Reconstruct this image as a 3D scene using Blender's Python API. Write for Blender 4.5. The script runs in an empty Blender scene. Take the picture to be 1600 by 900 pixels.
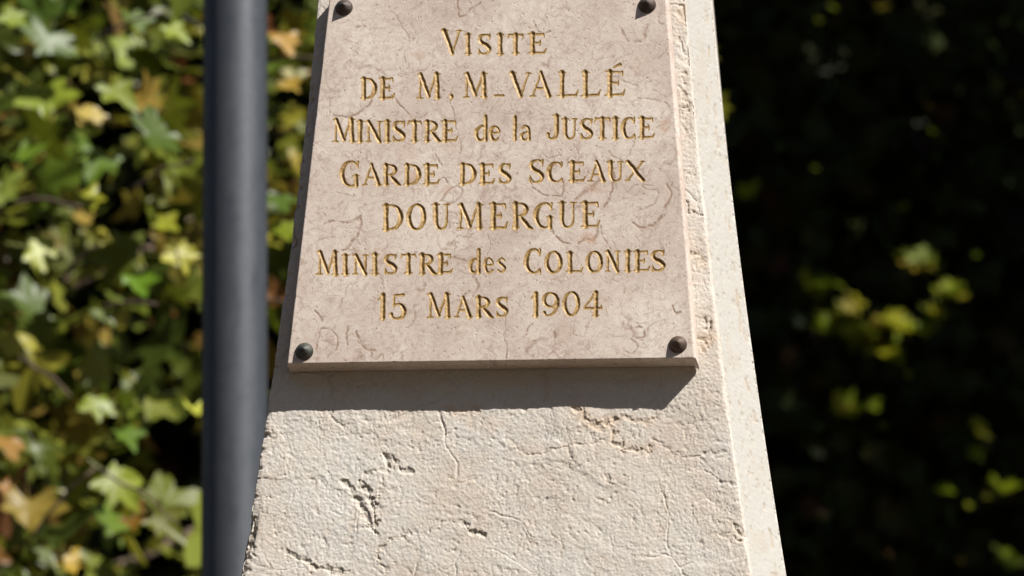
import bpy, math, random
import numpy as np
from math import radians, sin, cos, tan, pi
from mathutils import Vector, Matrix

# ------------------------------------------------------------------ camera, world, sun, exposure
SC = bpy.context.scene
COL = SC.collection
LENS = 160.0
TARGET = np.array([0.0, 0.0, 3.2])
AZ, EL, ROLL, DIST = radians(4.8), radians(18.0), radians(0.6), 5.0
TILT = radians(4.0)
_d = np.array([-sin(AZ) * cos(EL), cos(AZ) * cos(EL), sin(EL)])
_r = np.array([cos(AZ), sin(AZ), 0.0])
_u = np.cross(_r, _d)
R_ = cos(ROLL) * _r + sin(ROLL) * _u
U_ = -sin(ROLL) * _r + cos(ROLL) * _u
EYE = TARGET - DIST * _d
cam_data = bpy.data.cameras.new("camera")
cam_data.lens = LENS
cam_data.sensor_width = 36.0
cam_data.clip_start = 0.05
cam_data.clip_end = 2000.0
cam_data.dof.use_dof = True
cam_data.dof.focus_distance = 4.97
cam_data.dof.aperture_fstop = 7.2
cam = bpy.data.objects.new("camera", cam_data)
COL.objects.link(cam)
cam.matrix_world = Matrix(((R_[0], U_[0], -_d[0], EYE[0]), (R_[1], U_[1], -_d[1], EYE[1]),
                           (R_[2], U_[2], -_d[2], EYE[2]), (0, 0, 0, 1)))
SC.camera = cam

SUN = np.array([1.34, -0.875, 1.80]); SUN /= np.linalg.norm(SUN)   # towards the sun
world = bpy.data.worlds.new("World"); SC.world = world; world.use_nodes = True
wn = world.node_tree.nodes; wl = world.node_tree.links
sky = wn.new("ShaderNodeTexSky"); sky.sky_type = 'NISHITA'; sky.sun_disc = False
sky.sun_elevation = math.asin(SUN[2]); sky.sun_rotation = math.atan2(SUN[0], SUN[1])
bg = wn["Background"]; bg.inputs["Strength"].default_value = 0.05
wl.new(sky.outputs[0], bg.inputs["Color"])
sun_data = bpy.data.lights.new("sun", 'SUN'); sun_data.energy = 5.0
sun_data.angle = radians(0.5); sun_data.color = (1.0, 0.965, 0.915)
sun = bpy.data.objects.new("sun", sun_data); COL.objects.link(sun)
sun.rotation_euler = Vector(SUN).to_track_quat('Z', 'Y').to_euler(); sun.location = (6, -4, 12)
SC.view_settings.view_transform = 'Standard'; SC.view_settings.look = 'None'
SC.view_settings.exposure = 0.75; SC.view_settings.gamma = 1.0
SC.render.engine = 'CYCLES'
SC.cycles.max_bounces = 8

random.seed(7)
RNG = np.random.default_rng(11)

# ------------------------------------------------------------------ measuring helpers
FPX = 1600 * LENS / 36.0
N_ = np.array([0, -cos(TILT), sin(TILT)])      # outward normal of the monument's front
V_ = np.array([0, sin(TILT), cos(TILT)])       # up along the front
PX = 0.000697                                  # metres that one measured unit spans on the front


def face_uv(px, py, off):
    """position (u, v) on the front plane (off metres proud of the stone) of a measured point"""
    px = np.asarray(px, float); py = np.asarray(py, float)
    ray = _d + R_ * ((px - 800) / FPX)[..., None] + U_ * ((450 - py) / FPX)[..., None]
    P = TARGET + N_ * off
    s = ((P - EYE) @ N_) / (ray @ N_)
    p = EYE + s[..., None] * ray
    return p[..., 0], (p - P) @ V_


def measure(p):
    q = p - EYE
    z = q @ _d
    return 800 + FPX * (q @ R_) / z, 450 - FPX * (q @ U_) / z


def at(px, py, Y):
    """world point at depth Y behind the monument's front"""
    ray = _d + R_ * (px - 800) / FPX + U_ * (450 - py) / FPX
    return EYE + ray * (Y - EYE[1]) / ray[1]


# ------------------------------------------------------------------ noise
def _h(ix, iy, seed):
    n = (ix.astype(np.int64) * 374761393 + iy.astype(np.int64) * 668265263 + seed * 1442695041) & 0xffffffff
    n = ((n ^ (n >> 13)) * 1274126177) & 0xffffffff
    return ((n ^ (n >> 16)) & 0xffff) / 65535.0


def vnoise(x, y, seed=0):
    ix = np.floor(x); iy = np.floor(y); fx = x - ix; fy = y - iy
    fx = fx * fx * fx * (fx * (fx * 6 - 15) + 10); fy = fy * fy * fy * (fy * (fy * 6 - 15) + 10)
    a = _h(ix, iy, seed); b = _h(ix + 1, iy, seed); c = _h(ix, iy + 1, seed); d = _h(ix + 1, iy + 1, seed)
    return (a * (1 - fx) + b * fx) * (1 - fy) + (c * (1 - fx) + d * fx) * fy * 1.0 - 0.5


def fbm(x, y, seed=0, octv=4, gain=0.5):
    t = 0; a = 1.0
    for k in range(octv):
        t = t + a * vnoise(x * 2 ** k + 17.3 * k, y * 2 ** k - 9.1 * k, seed + k); a *= gain
    return t


def worley(x, y, seed=0):
    """(distance to nearest, second nearest minus nearest, id of the cell)"""
    ix = np.floor(x); iy = np.floor(y)
    f1 = np.full(x.shape, 9.0); f2 = np.full(x.shape, 9.0); cid = np.zeros(x.shape)
    for dx in (-1, 0, 1):
        for dy in (-1, 0, 1):
            cx = ix + dx; cy = iy + dy
            qx = cx + _h(cx, cy, seed); qy = cy + _h(cx, cy, seed + 5)
            d = np.hypot(x - qx, y - qy); c = _h(cx, cy, seed + 9)
            closer = d < f1
            f2 = np.where(closer, f1, np.minimum(f2, d)); cid = np.where(closer, c, cid); f1 = np.where(closer, d, f1)
    return f1, f2 - f1, cid


def sstep(x, a, b):
    t = np.clip((x - a) / (b - a), 0, 1)
    return t * t * (3 - 2 * t)


# ------------------------------------------------------------------ object helpers
def tag(o, label=None, cat=None, group=None, kind=None):
    if label: o['label'] = label
    if cat: o['category'] = cat
    if group: o['group'] = group
    if kind: o['kind'] = kind
    return o


def empty(name, loc=(0, 0, 0)):
    o = bpy.data.objects.new(name, None); COL.objects.link(o); o.location = loc
    o.empty_display_size = 0.1
    return o


def mesh_obj(name, verts, faces, mat, parent=None, smooth=True, attrs=None, keep_world=True):
    """verts (n,3); faces an (m,k) int array or a list of tuples. World coordinates; the parent sits unrotated."""
    me = bpy.data.meshes.new(name)
    verts = np.asarray(verts, float)
    if parent is not None and keep_world:
        verts = verts - np.array(parent.location)
    if isinstance(faces, np.ndarray):
        k = faces.shape[1]; m = len(faces)
        me.vertices.add(len(verts)); me.vertices.foreach_set('co', verts.astype(np.float32).ravel())
        me.loops.add(m * k); me.loops.foreach_set('vertex_index', faces.astype(np.int32).ravel())
        me.polygons.add(m)
        me.polygons.foreach_set('loop_start', np.arange(0, m * k, k, dtype=np.int32))
        me.polygons.foreach_set('use_smooth', np.full(m, smooth))
        me.update(calc_edges=True)
    else:
        me.from_pydata([tuple(v) for v in verts], [], faces)
        me.polygons.foreach_set('use_smooth', np.full(len(me.polygons), smooth))
        me.update()
    for n, arr in (attrs or {}).items():
        a = me.attributes.new(n, 'FLOAT', 'POINT'); a.data.foreach_set('value', np.asarray(arr, np.float32))
    if mat: me.materials.append(mat)
    o = bpy.data.objects.new(name, me); COL.objects.link(o)
    if parent is not None: o.parent = parent
    return o


def tube(path, radii, n=10):
    path = np.asarray(path, float); V = []; F = []
    for i, p in enumerate(path):
        t = path[min(i + 1, len(path) - 1)] - path[max(i - 1, 0)]; t /= np.linalg.norm(t)
        a = np.cross(t, [0.31, 0.95, 0.02]); a /= np.linalg.norm(a); b = np.cross(t, a)
        for k in range(n):
            th = 2 * pi * k / n
            V.append(p + radii[i] * (cos(th) * a + sin(th) * b))
    for i in range(len(path) - 1):
        for k in range(n):
            F.append((i * n + k, i * n + (k + 1) % n, (i + 1) * n + (k + 1) % n, (i + 1) * n + k))
    F.append(tuple(range(n))[::-1]); F.append(tuple((len(path) - 1) * n + k for k in range(n)))
    return V, F


def join(parts):
    V = []; F = []
    for v, f in parts:
        o = len(V); V += list(v); F += [tuple(i + o for i in q) for q in f]
    return V, F


def lathe(axis_o, axis_d, prof, n=24):
    """prof: (distance along the axis, radius)"""
    d = np.array(axis_d, float); d /= np.linalg.norm(d)
    a = np.cross(d, [1, 0.1, 0.2]); a /= np.linalg.norm(a); b = np.cross(d, a)
    V = []; F = []
    for z, r in prof:
        for k in range(n):
            th = 2 * pi * k / n
            V.append(np.array(axis_o) + d * z + r * (cos(th) * a + sin(th) * b))
    for i in range(len(prof) - 1):
        for k in range(n):
            F.append((i * n + k, i * n + (k + 1) % n, (i + 1) * n + (k + 1) % n, (i + 1) * n + k))
    F.append(tuple(range(n))[::-1]); F.append(tuple((len(prof) - 1) * n + k for k in range(n)))
    return V, F


# ------------------------------------------------------------------ materials
class NT:
    def __init__(s, name):
        s.m = bpy.data.materials.new(name); s.m.use_nodes = True
        s.t = s.m.node_tree; s.n = s.t.nodes; s.b = s.n["Principled BSDF"]; s.out = s.n["Material Output"]

    def new(s, t, **kw):
        x = s.n.new(t)
        for k, v in kw.items(): setattr(x, k, v)
        return x

    def link(s, a, b): s.t.links.new(a, b)

    def put(s, sock, v):
        if hasattr(v, 'is_linked') or hasattr(v, 'links'): s.link(v, sock)
        else: sock.default_value = v

    def coord(s, scale=(1, 1, 1)):
        tc = s.new('ShaderNodeTexCoord'); mp = s.new('ShaderNodeMapping')
        mp.inputs['Scale'].default_value = scale; s.link(tc.outputs['Object'], mp.inputs['Vector']); return mp.outputs[0]

    def noise(s, vec, scale, detail=4, rough=0.55, dist=0.0):
        x = s.new('ShaderNodeTexNoise'); s.link(vec, x.inputs['Vector'])
        x.inputs['Scale'].default_value = scale; x.inputs['Detail'].default_value = detail
        x.inputs['Roughness'].default_value = rough; x.inputs['Distortion'].default_value = dist
        return x.outputs['Fac']

    def ramp(s, fac, stops, interp='LINEAR'):
        x = s.new('ShaderNodeValToRGB'); s.link(fac, x.inputs[0]); cr = x.color_ramp; cr.interpolation = interp
        while len(cr.elements) < len(stops): cr.elements.new(0.5)
        for e, (p, c) in zip(cr.elements, stops):
            e.position = p; e.color = (c, c, c, 1) if isinstance(c, (int, float)) else (*c, 1)
        return x.outputs[0]

    def mix(s, fac, a, b, mode='MIX'):
        x = s.new('ShaderNodeMix', data_type='RGBA', blend_type=mode)
        s.put(x.inputs[0], fac)
        for i, v in ((6, a), (7, b)):
            if isinstance(v, tuple): x.inputs[i].default_value = (*v, 1)
            else: s.link(v, x.inputs[i])
        return x.outputs[2]

    def math(s, op, a, b=0.0):
        x = s.new('ShaderNodeMath', operation=op); s.put(x.inputs[0], a); s.put(x.inputs[1], b); return x.outputs[0]

    def attr(s, name): return s.new('ShaderNodeAttribute', attribute_name=name).outputs['Fac']

    def bump(s, h, dist, strength=1.0, prev=None):
        x = s.new('ShaderNodeBump'); x.inputs['Strength'].default_value = strength
        x.inputs['Distance'].default_value = dist; s.link(h, x.inputs['Height'])
        if prev is not None: s.link(prev, x.inputs['Normal'])
        return x.outputs[0]


def mat_marble(name, gilded):
    m = NT(name); c = m.coord()
    warp = m.new('ShaderNodeTexNoise'); m.link(c, warp.inputs['Vector']); warp.inputs['Scale'].default_value = 26
    warp.inputs['Detail'].default_value = 4
    sub = m.new('ShaderNodeVectorMath', operation='MULTIPLY_ADD'); m.link(warp.outputs['Color'], sub.inputs[0])
    sub.inputs[1].default_value = (0.05, 0.05, 0.05); m.link(c, sub.inputs[2]); w = sub.outputs[0]
    cloud = m.noise(c, 9, 5, 0.6, 0.6)
    base = m.ramp(cloud, [(0.30, (0.455, 0.370, 0.312)), (0.5, (0.540, 0.455, 0.388)), (0.70, (0.640, 0.568, 0.492))])
    fine = m.noise(w, 150, 6, 0.7)
    base = m.mix(m.ramp(fine, [(0.42, 0.0), (0.62, 0.42)]), base, (0.375, 0.285, 0.235))
    pale = m.noise(w, 60, 4, 0.6, 1.5)
    base = m.mix(m.ramp(pale, [(0.56, 0.0), (0.7, 0.5)]), base, (0.62, 0.565, 0.50))
    vo = m.new('ShaderNodeTexVoronoi', feature='DISTANCE_TO_EDGE'); m.link(w, vo.inputs['Vector']); vo.inputs['Scale'].default_value = 42
    ed = m.ramp(vo.outputs['Distance'], [(0.0, 1.0), (0.045, 0.0)])
    gate = m.ramp(m.noise(c, 38, 3, 0.6), [(0.56, 0.0), (0.68, 0.55)])
    base = m.mix(m.math('MULTIPLY', ed, gate), base, (0.30, 0.19, 0.13))
    sp = m.new('ShaderNodeTexVoronoi'); m.link(w, sp.inputs['Vector']); sp.inputs['Scale'].default_value = 170
    spk = m.ramp(sp.outputs['Distance'], [(0.10, 1.0), (0.24, 0.0)])
    spg = m.ramp(m.noise(c, 55, 3), [(0.44, 0.0), (0.62, 1.0)])
    base = m.mix(m.math('MULTIPLY', spk, spg), base, (0.26, 0.17, 0.12))
    for sc_, wd_, st_, lo_ in ((13, .012, .65, .46), (34, .024, .5, .46), (90, .04, .45, .44)):
        q = m.noise(w, sc_, 2.5, 0.5, 0.7)
        ln_ = m.ramp(m.math('ABSOLUTE', m.math('SUBTRACT', q, 0.5)), [(0.0, 1.0), (wd_, 0.0)])
        gq = m.ramp(m.noise(c, sc_ * .9, 3, 0.6), [(lo_, 0.0), (lo_ + .14, st_)])
        base = m.mix(m.math('MULTIPLY', ln_, gq), base, (0.27, 0.175, 0.125))
    vein = m.attr('vein')
    base = m.mix(m.math('MULTIPLY', vein, 1.0), base, (0.27, 0.18, 0.125))
    blot = m.attr('blotch')
    base = m.mix(blot, base, (0.42, 0.27, 0.19))
    rough = 0.55
    h = m.noise(c, 420, 5, 0.7)
    nrm = m.bump(h, 0.0008, 0.35)
    if gilded:
        g = m.attr('gild')
        wear = m.math('ADD', m.noise(c, 230, 4, 0.65), m.math('MULTIPLY', m.math('SUBTRACT', m.noise(c, 22, 3), 0.55), 1.1))
        gm = m.ramp(m.math('ADD', g, m.math('MULTIPLY', m.math('SUBTRACT', wear, 0.5), 0.7)), [(0.28, 0.0), (0.42, 1.0)])
        gold = m.mix(m.ramp(m.noise(c, 300, 3), [(0.4, 0.0), (0.65, 1.0)]), (0.235, 0.142, 0.050), (0.40, 0.255, 0.085))
        base = m.mix(gm, base, gold)
        m.link(m.math('MULTIPLY', gm, 0.05), m.b.inputs['Metallic'])
        m.link(m.math('SUBTRACT', 0.55, m.math('MULTIPLY', gm, 0.05)), m.b.inputs['Roughness'])
    else:
        m.b.inputs['Roughness'].default_value = rough
    m.b.inputs['Specular IOR Level'].default_value = 0.3
    m.link(base, m.b.inputs['Base Color']); m.link(nrm, m.b.inputs['Normal'])
    return m.m


def mat_stone():
    m = NT("rough_limestone"); c = m.coord()
    n1 = m.noise(c, 7, 6, 0.6, 0.4)
    base = m.ramp(n1, [(0.32, (0.510, 0.432, 0.362)), (0.5, (0.545, 0.497, 0.435)), (0.68, (0.580, 0.552, 0.500))])
    blue = m.noise(c, 16, 4, 0.6)
    base = m.mix(m.ramp(blue, [(0.5, 0.0), (0.66, 0.5)]), base, (0.545, 0.525, 0.485))
    pk = m.noise(c, 28, 5, 0.65)
    base = m.mix(m.ramp(pk, [(0.53, 0.0), (0.68, 0.45)]), base, (0.54, 0.43, 0.35))
    fine = m.noise(c, 240, 5, 0.7)
    base = m.mix(m.ramp(fine, [(0.5, 0.0), (0.68, 0.35)]), base, (0.42, 0.35, 0.28))
    gr = m.noise(c, 900, 3, 0.7)
    base = m.mix(m.ramp(gr, [(0.45, 0.0), (0.7, 0.28)]), base, (0.36, 0.31, 0.26))
    base = m.mix(m.attr('tooled'), base, (0.380, 0.368, 0.334))
    stc = m.mix(m.attr('tooled'), (0.50, 0.375, 0.265), (0.34, 0.26, 0.185))
    base = m.mix(m.attr('stain'), base, stc)
    base = m.mix(m.attr('darkening'), base, (0.12, 0.11, 0.08))
    # lengthwise streaks on the tooled face
    cs = m.coord((1, 1, 0.12)); st = m.noise(cs, 170, 4, 0.6)
    stk = m.math('MULTIPLY', m.ramp(st, [(0.60, 0.0), (0.72, 0.5)]), m.attr('tooled'))
    base = m.mix(stk, base, (0.33, 0.265, 0.20))
    h1 = m.noise(c, 330, 6, 0.75)
    n = m.bump(h1, 0.0018, 0.42); m.link(m.math('SUBTRACT', m.ramp(m.noise(c, 24, 3), [(0.38, 0.10), (0.62, 0.42)]), m.math('MULTIPLY', m.attr('tooled'), 0.34)), n.node.inputs['Strength'])
    vo = m.new('ShaderNodeTexVoronoi'); m.link(c, vo.inputs['Vector']); vo.inputs['Scale'].default_value = 260
    n = m.bump(vo.outputs['Distance'], 0.0010, 0.5, n); m.link(m.math('SUBTRACT', 0.4, m.math('MULTIPLY', m.attr('tooled'), 0.34)), n.node.inputs['Strength'])
    m.link(base, m.b.inputs['Base Color']); m.link(n, m.b.inputs['Normal'])
    m.b.inputs['Roughness'].default_value = 0.9; m.b.inputs['Specular IOR Level'].default_value = 0.15
    return m.m


def mat_pole():
    m = NT("grey_painted_steel"); c = m.coord()
    n = m.noise(c, 60, 4)
    m.link(m.ramp(n, [(0.3, (0.052, 0.058, 0.067)), (0.7, (0.062, 0.068, 0.078))]), m.b.inputs['Base Color'])
    m.b.inputs['Metallic'].default_value = 0.4; m.b.inputs['Roughness'].default_value = 0.55
    m.link(m.bump(m.noise(c, 90, 5, .6), 0.0006, 0.3), m.b.inputs['Normal'])
    sc = m.coord((1, 1, .25)); m.link(m.ramp(m.noise(sc, 45, 5, .7), [(0.35, .42), (0.7, .66)]), m.b.inputs['Roughness'])
    return m.m


def mat_bolt():
    m = NT("aged_bronze"); c = m.coord()
    n = m.noise(c, 300, 4)
    oi = m.new('ShaderNodeObjectInfo')
    m.link(m.mix(1.0, m.ramp(n, [(0.35, (0.045, 0.032, 0.025)), (0.7, (0.090, 0.066, 0.050))]), oi.outputs['Color'], 'MULTIPLY'), m.b.inputs['Base Color'])
    m.b.inputs['Metallic'].default_value = 0.3; m.b.inputs['Roughness'].default_value = 0.55
    m.link(m.bump(n, 0.0006, 0.4), m.b.inputs['Normal'])
    return m.m


def mat_leaf(name, stops, translucent=0.3, coat=0.4):
    m = NT(name)
    oi = m.new('ShaderNodeObjectInfo'); tone = m.attr('tone')
    f = m.math('FRACT', m.math('ADD', oi.outputs['Random'], tone))
    base = m.ramp(f, stops)
    base = m.mix(1.0, base, oi.outputs['Color'], 'MULTIPLY')
    c = m.coord(); n = m.noise(c, 22, 3)
    base = m.mix(m.ramp(n, [(0.45, 0.0), (0.7, 0.3)]), base, m.mix(0.5, base, (0.10, 0.06, 0.01)))
    geo = m.new('ShaderNodeNewGeometry')
    under = m.mix(0.35, base, m.mix(1.0, base, (1.15, 1.2, 1.4), 'MULTIPLY'))
    base = m.mix(geo.outputs['Backfacing'], base, under) if name == 'autumn_leaf' else base
    m.link(base, m.b.inputs['Base Color']); m.b.inputs['Roughness'].default_value = 0.42
    m.b.inputs['Specular IOR Level'].default_value = coat
    tr = m.new('ShaderNodeBsdfTranslucent'); m.link(m.mix(0.3, base, (0.20, 0.22, 0.01)), tr.inputs['Color'])
    mx = m.new('ShaderNodeMixShader'); mx.inputs[0].default_value = translucent
    m.link(m.b.outputs[0], mx.inputs[1]); m.link(tr.outputs[0], mx.inputs[2]); m.link(mx.outputs[0], m.out.inputs['Surface'])
    return m.m


def mat_bark():
    m = NT("brown_bark"); c = m.coord((1, 1, 0.3)); n = m.noise(c, 40, 5, 0.65)
    m.link(m.ramp(n, [(0.3, (0.045, 0.03, 0.02)), (0.7, (0.14, 0.095, 0.06))]), m.b.inputs['Base Color'])
    m.link(m.bump(n, 0.01, 0.7), m.b.inputs['Normal']); m.b.inputs['Roughness'].default_value = 0.9
    return m.m


def mat_ground():
    m = NT("dark_ground"); c = m.coord(); n = m.noise(c, 3, 8, 0.7); g = m.noise(c, 60, 5, 0.7)
    a = m.ramp(n, [(0.35, (0.075, 0.052, 0.030)), (0.65, (0.105, 0.074, 0.044))])
    m.link(m.mix(m.ramp(g, [(0.4, 0.0), (0.6, 0.5)]), a, (0.055, 0.038, 0.024)), m.b.inputs['Base Color'])
    m.link(m.bump(g, 0.02, 0.6), m.b.inputs['Normal']); m.b.inputs['Roughness'].default_value = 0.95
    return m.m


MARBLE = mat_marble("pink_marble", False); GILT = mat_marble("gilded_marble", True)
STONE = mat_stone(); POLE = mat_pole(); BOLT = mat_bolt(); BARK = mat_bark(); GROUND = mat_ground()
LEAF_L = mat_leaf("autumn_leaf", [(0.0, (0.045, 0.068, 0.008)), (0.30, (0.095, 0.120, 0.011)), (0.55, (0.175, 0.185, 0.018)),
                                  (0.78, (0.26, 0.23, 0.025)), (0.91, (0.25, 0.16, 0.03)), (0.97, (0.16, 0.05, 0.015)), (1.0, (0.08, 0.10, 0.01))], 0.30, 0.30)
LEAF_SHADE = mat_leaf("shade_dark_leaf", [(0.0, (0.010, 0.018, 0.005)), (0.6, (0.018, 0.027, 0.007)), (0.9, (0.03, 0.030, 0.009)), (1.0, (0.04, 0.012, 0.007))], 0.10, 0.06)  # leaf green darkened so the colour itself imitates deep shade
LEAF_SUN = mat_leaf("sunlit_leaf", [(0.0, (0.09, 0.13, 0.004)), (0.55, (0.16, 0.19, 0.006)), (0.85, (0.22, 0.20, 0.010)), (1.0, (0.16, 0.08, 0.02))], 0.35, 0.08)  # brighter copy for the right tree's sun patches, sunlight put into the colour

# ------------------------------------------------------------------ ground
gv = [(-400, -400, 0), (400, -400, 0), (400, 400, 0), (-400, 400, 0)]
tag(mesh_obj("ground", gv, [(0, 1, 2, 3)], GROUND, smooth=False), kind='structure')

# ------------------------------------------------------------------ the stone monument
# half outline of the front, measured: height along the front -> edge
VR = np.polyfit([.346, .1124, -.1162, -.3342], [.1894, .2074, .2338, .2600], 2)
VL = np.polyfit([.3553, .0884, -.1462, -.3282], [-.2257, -.2445, -.2668, -.2887], 2)


def edge_x(coef, v, lo=-0.42, hi=0.42):
    vc = np.clip(v, lo, hi)
    return np.polyval(coef, vc) + (v - vc) * np.polyval(np.polyder(coef), vc)


monument = empty("stone_monument", (0, 0.3, 0))
tag(monument, "pale rough limestone obelisk tapering upward, carrying the inscribed marble plaque", "monument")

V0, V1 = -0.375, 0.385
step = 1.35 * PX
vs = np.arange(V0, V1, step)
vs = np.concatenate([np.linspace(-1.25, V0 - 0.02, 26), vs, np.linspace(V1 + 0.02, 1.9, 30)])
NF, NC, NS, NB = 600, 44, 40, 30                # columns: front, oblique tooled face, sides, back
CH_A = radians(60); CH_W = 0.0665                # oblique face: its normal's azimuth and its width
sf = np.linspace(0, 1, NF, endpoint=False)
# ring as (kind, parameter)
L = edge_x(VL, vs)[:, None]; Rr = edge_x(VR, vs)[:, None]
depth_half = (Rr - L) * 0.95
CHW = (0.0695 - 0.027 * np.clip(vs, -.6, .6))[:, None]
chx = CHW * cos(CH_A); chy = CHW * sin(CH_A)
frontx = L + (Rr - L) * sf[None, :]
nv = len(vs)
sc_ = np.linspace(0, 1, NC, endpoint=False)[None, :]
ss = (np.linspace(0, 1, NS, endpoint=False) ** 1.6)[None, :]
sb = np.linspace(0, 1, NB, endpoint=False)[None, :]
sl = (1 - (1 - np.linspace(0, 1, NS, endpoint=False)) ** 1.8)[None, :]
wob = 0.0
cx = Rr + chx * sc_; cy = chy * sc_ + 0 * Rr
Dp = depth_half
rx = Rr + chx + 0 * ss; ry = chy + (Dp - chy) * ss
bx = (Rr + chx) + (L - Rr - chx) * sb; by = Dp + 0 * sb
lx = L + 0 * sl; ly = Dp * (1 - sl)
X = np.concatenate([frontx, cx, rx, bx, lx], 1)
Yd = np.concatenate([0 * frontx, cy, ry, by, ly], 1)
ncol = X.shape[1]
Vv = np.repeat(vs[:, None], ncol, 1)
# world position: the front leans back by TILT, everything behind is set horizontally deeper
Wp = np.stack([X, V_[1] * Vv + Yd, TARGET[2] + V_[2] * Vv], -1)
# normals of the smooth block
nx = np.zeros(ncol); ny = np.zeros(ncol)
nx[:NF] = 0; ny[:NF] = -1
nx[NF:NF + NC] = sin(CH_A); ny[NF:NF + NC] = -cos(CH_A)
nx[NF + NC:NF + NC + NS] = 1; ny[NF + NC + NS:NF + NC + NS + NB] = 1; nx[-NS:] = -1
# soften the two arrises
nx[0] = -0.7; ny[0] = -0.7; nx[NF] = 0.5; ny[NF] = -0.86
MX, MY = measure(Wp)                               # where each vertex was measured in the photograph
isf = np.zeros(ncol, bool); isf[:NF + 1] = True
isc = np.zeros(ncol, bool); isc[NF:NF + NC + 1] = True

# relief, in measured units (PX), positive outward
wx = MX + 26 * fbm(MX / 60, MY / 60, 3, 3); wy = MY + 26 * fbm(MX / 60, MY / 60, 23, 3)
f1, e1, c1 = worley(wx / 120, wy / 95, 4)
f2, e2, c2 = worley(wx / 42 + 5, wy / 36, 8)
gate = sstep(fbm(MX / 150, MY / 130, 41, 3), -0.1, 0.35)
relief = 3.2 * fbm(MX / 170, MY / 170, 1, 3) + 1.5 * (c1 - 0.5) * sstep(e1, 0.0, 0.10) + 1.0 * (c2 - 0.5) * sstep(e2, 0, 0.12) * gate
relief += 0.40 * fbm(MX / 22, MY / 18, 31, 3) + 0.33 * fbm(MX / 5.0, MY / 5.0, 61, 3, 0.7) * (0.25 + 1.45 * sstep(fbm(MX / 55, MY / 48, 65, 3), -.22, .28))
relief -= 1.3 * (1 - sstep(e1, 0.0, 0.028)) * sstep(fbm(MX / 80, MY / 80, 91, 2), 0.02, 0.3)
# short slanting chisel flecks
ru_ = MX * .90 + MY * .44; rv_ = -MX * .44 + MY * .90
fl = sstep(fbm(ru_ / 3.2, rv_ / 10, 181, 3, .6), .22, .5) * sstep(fbm(MX / 45, MY / 45, 185, 3), -.25, .25)
fl2 = sstep(fbm((MX * .97 - MY * .25) / 3.0, (MX * .25 + MY * .97) / 9, 191, 3, .6), .26, .5) * sstep(fbm(MX / 40, MY / 40, 195, 3), -.1, .3)
relief -= 0.75 * fl + 0.6 * fl2
# dinted small flakes
f3, e3, c3 = worley(wx / 13, wy / 11, 12)
relief -= 0.7 * (1 - sstep(f3, 0.05, 0.4)) * (c3 > 0.78)
stain = 0.12 * sstep(fbm(MX / 70 + 4, MY / 60, 51, 5, .65), 0.05, 0.55)
darkening = np.zeros_like(MX)

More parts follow.
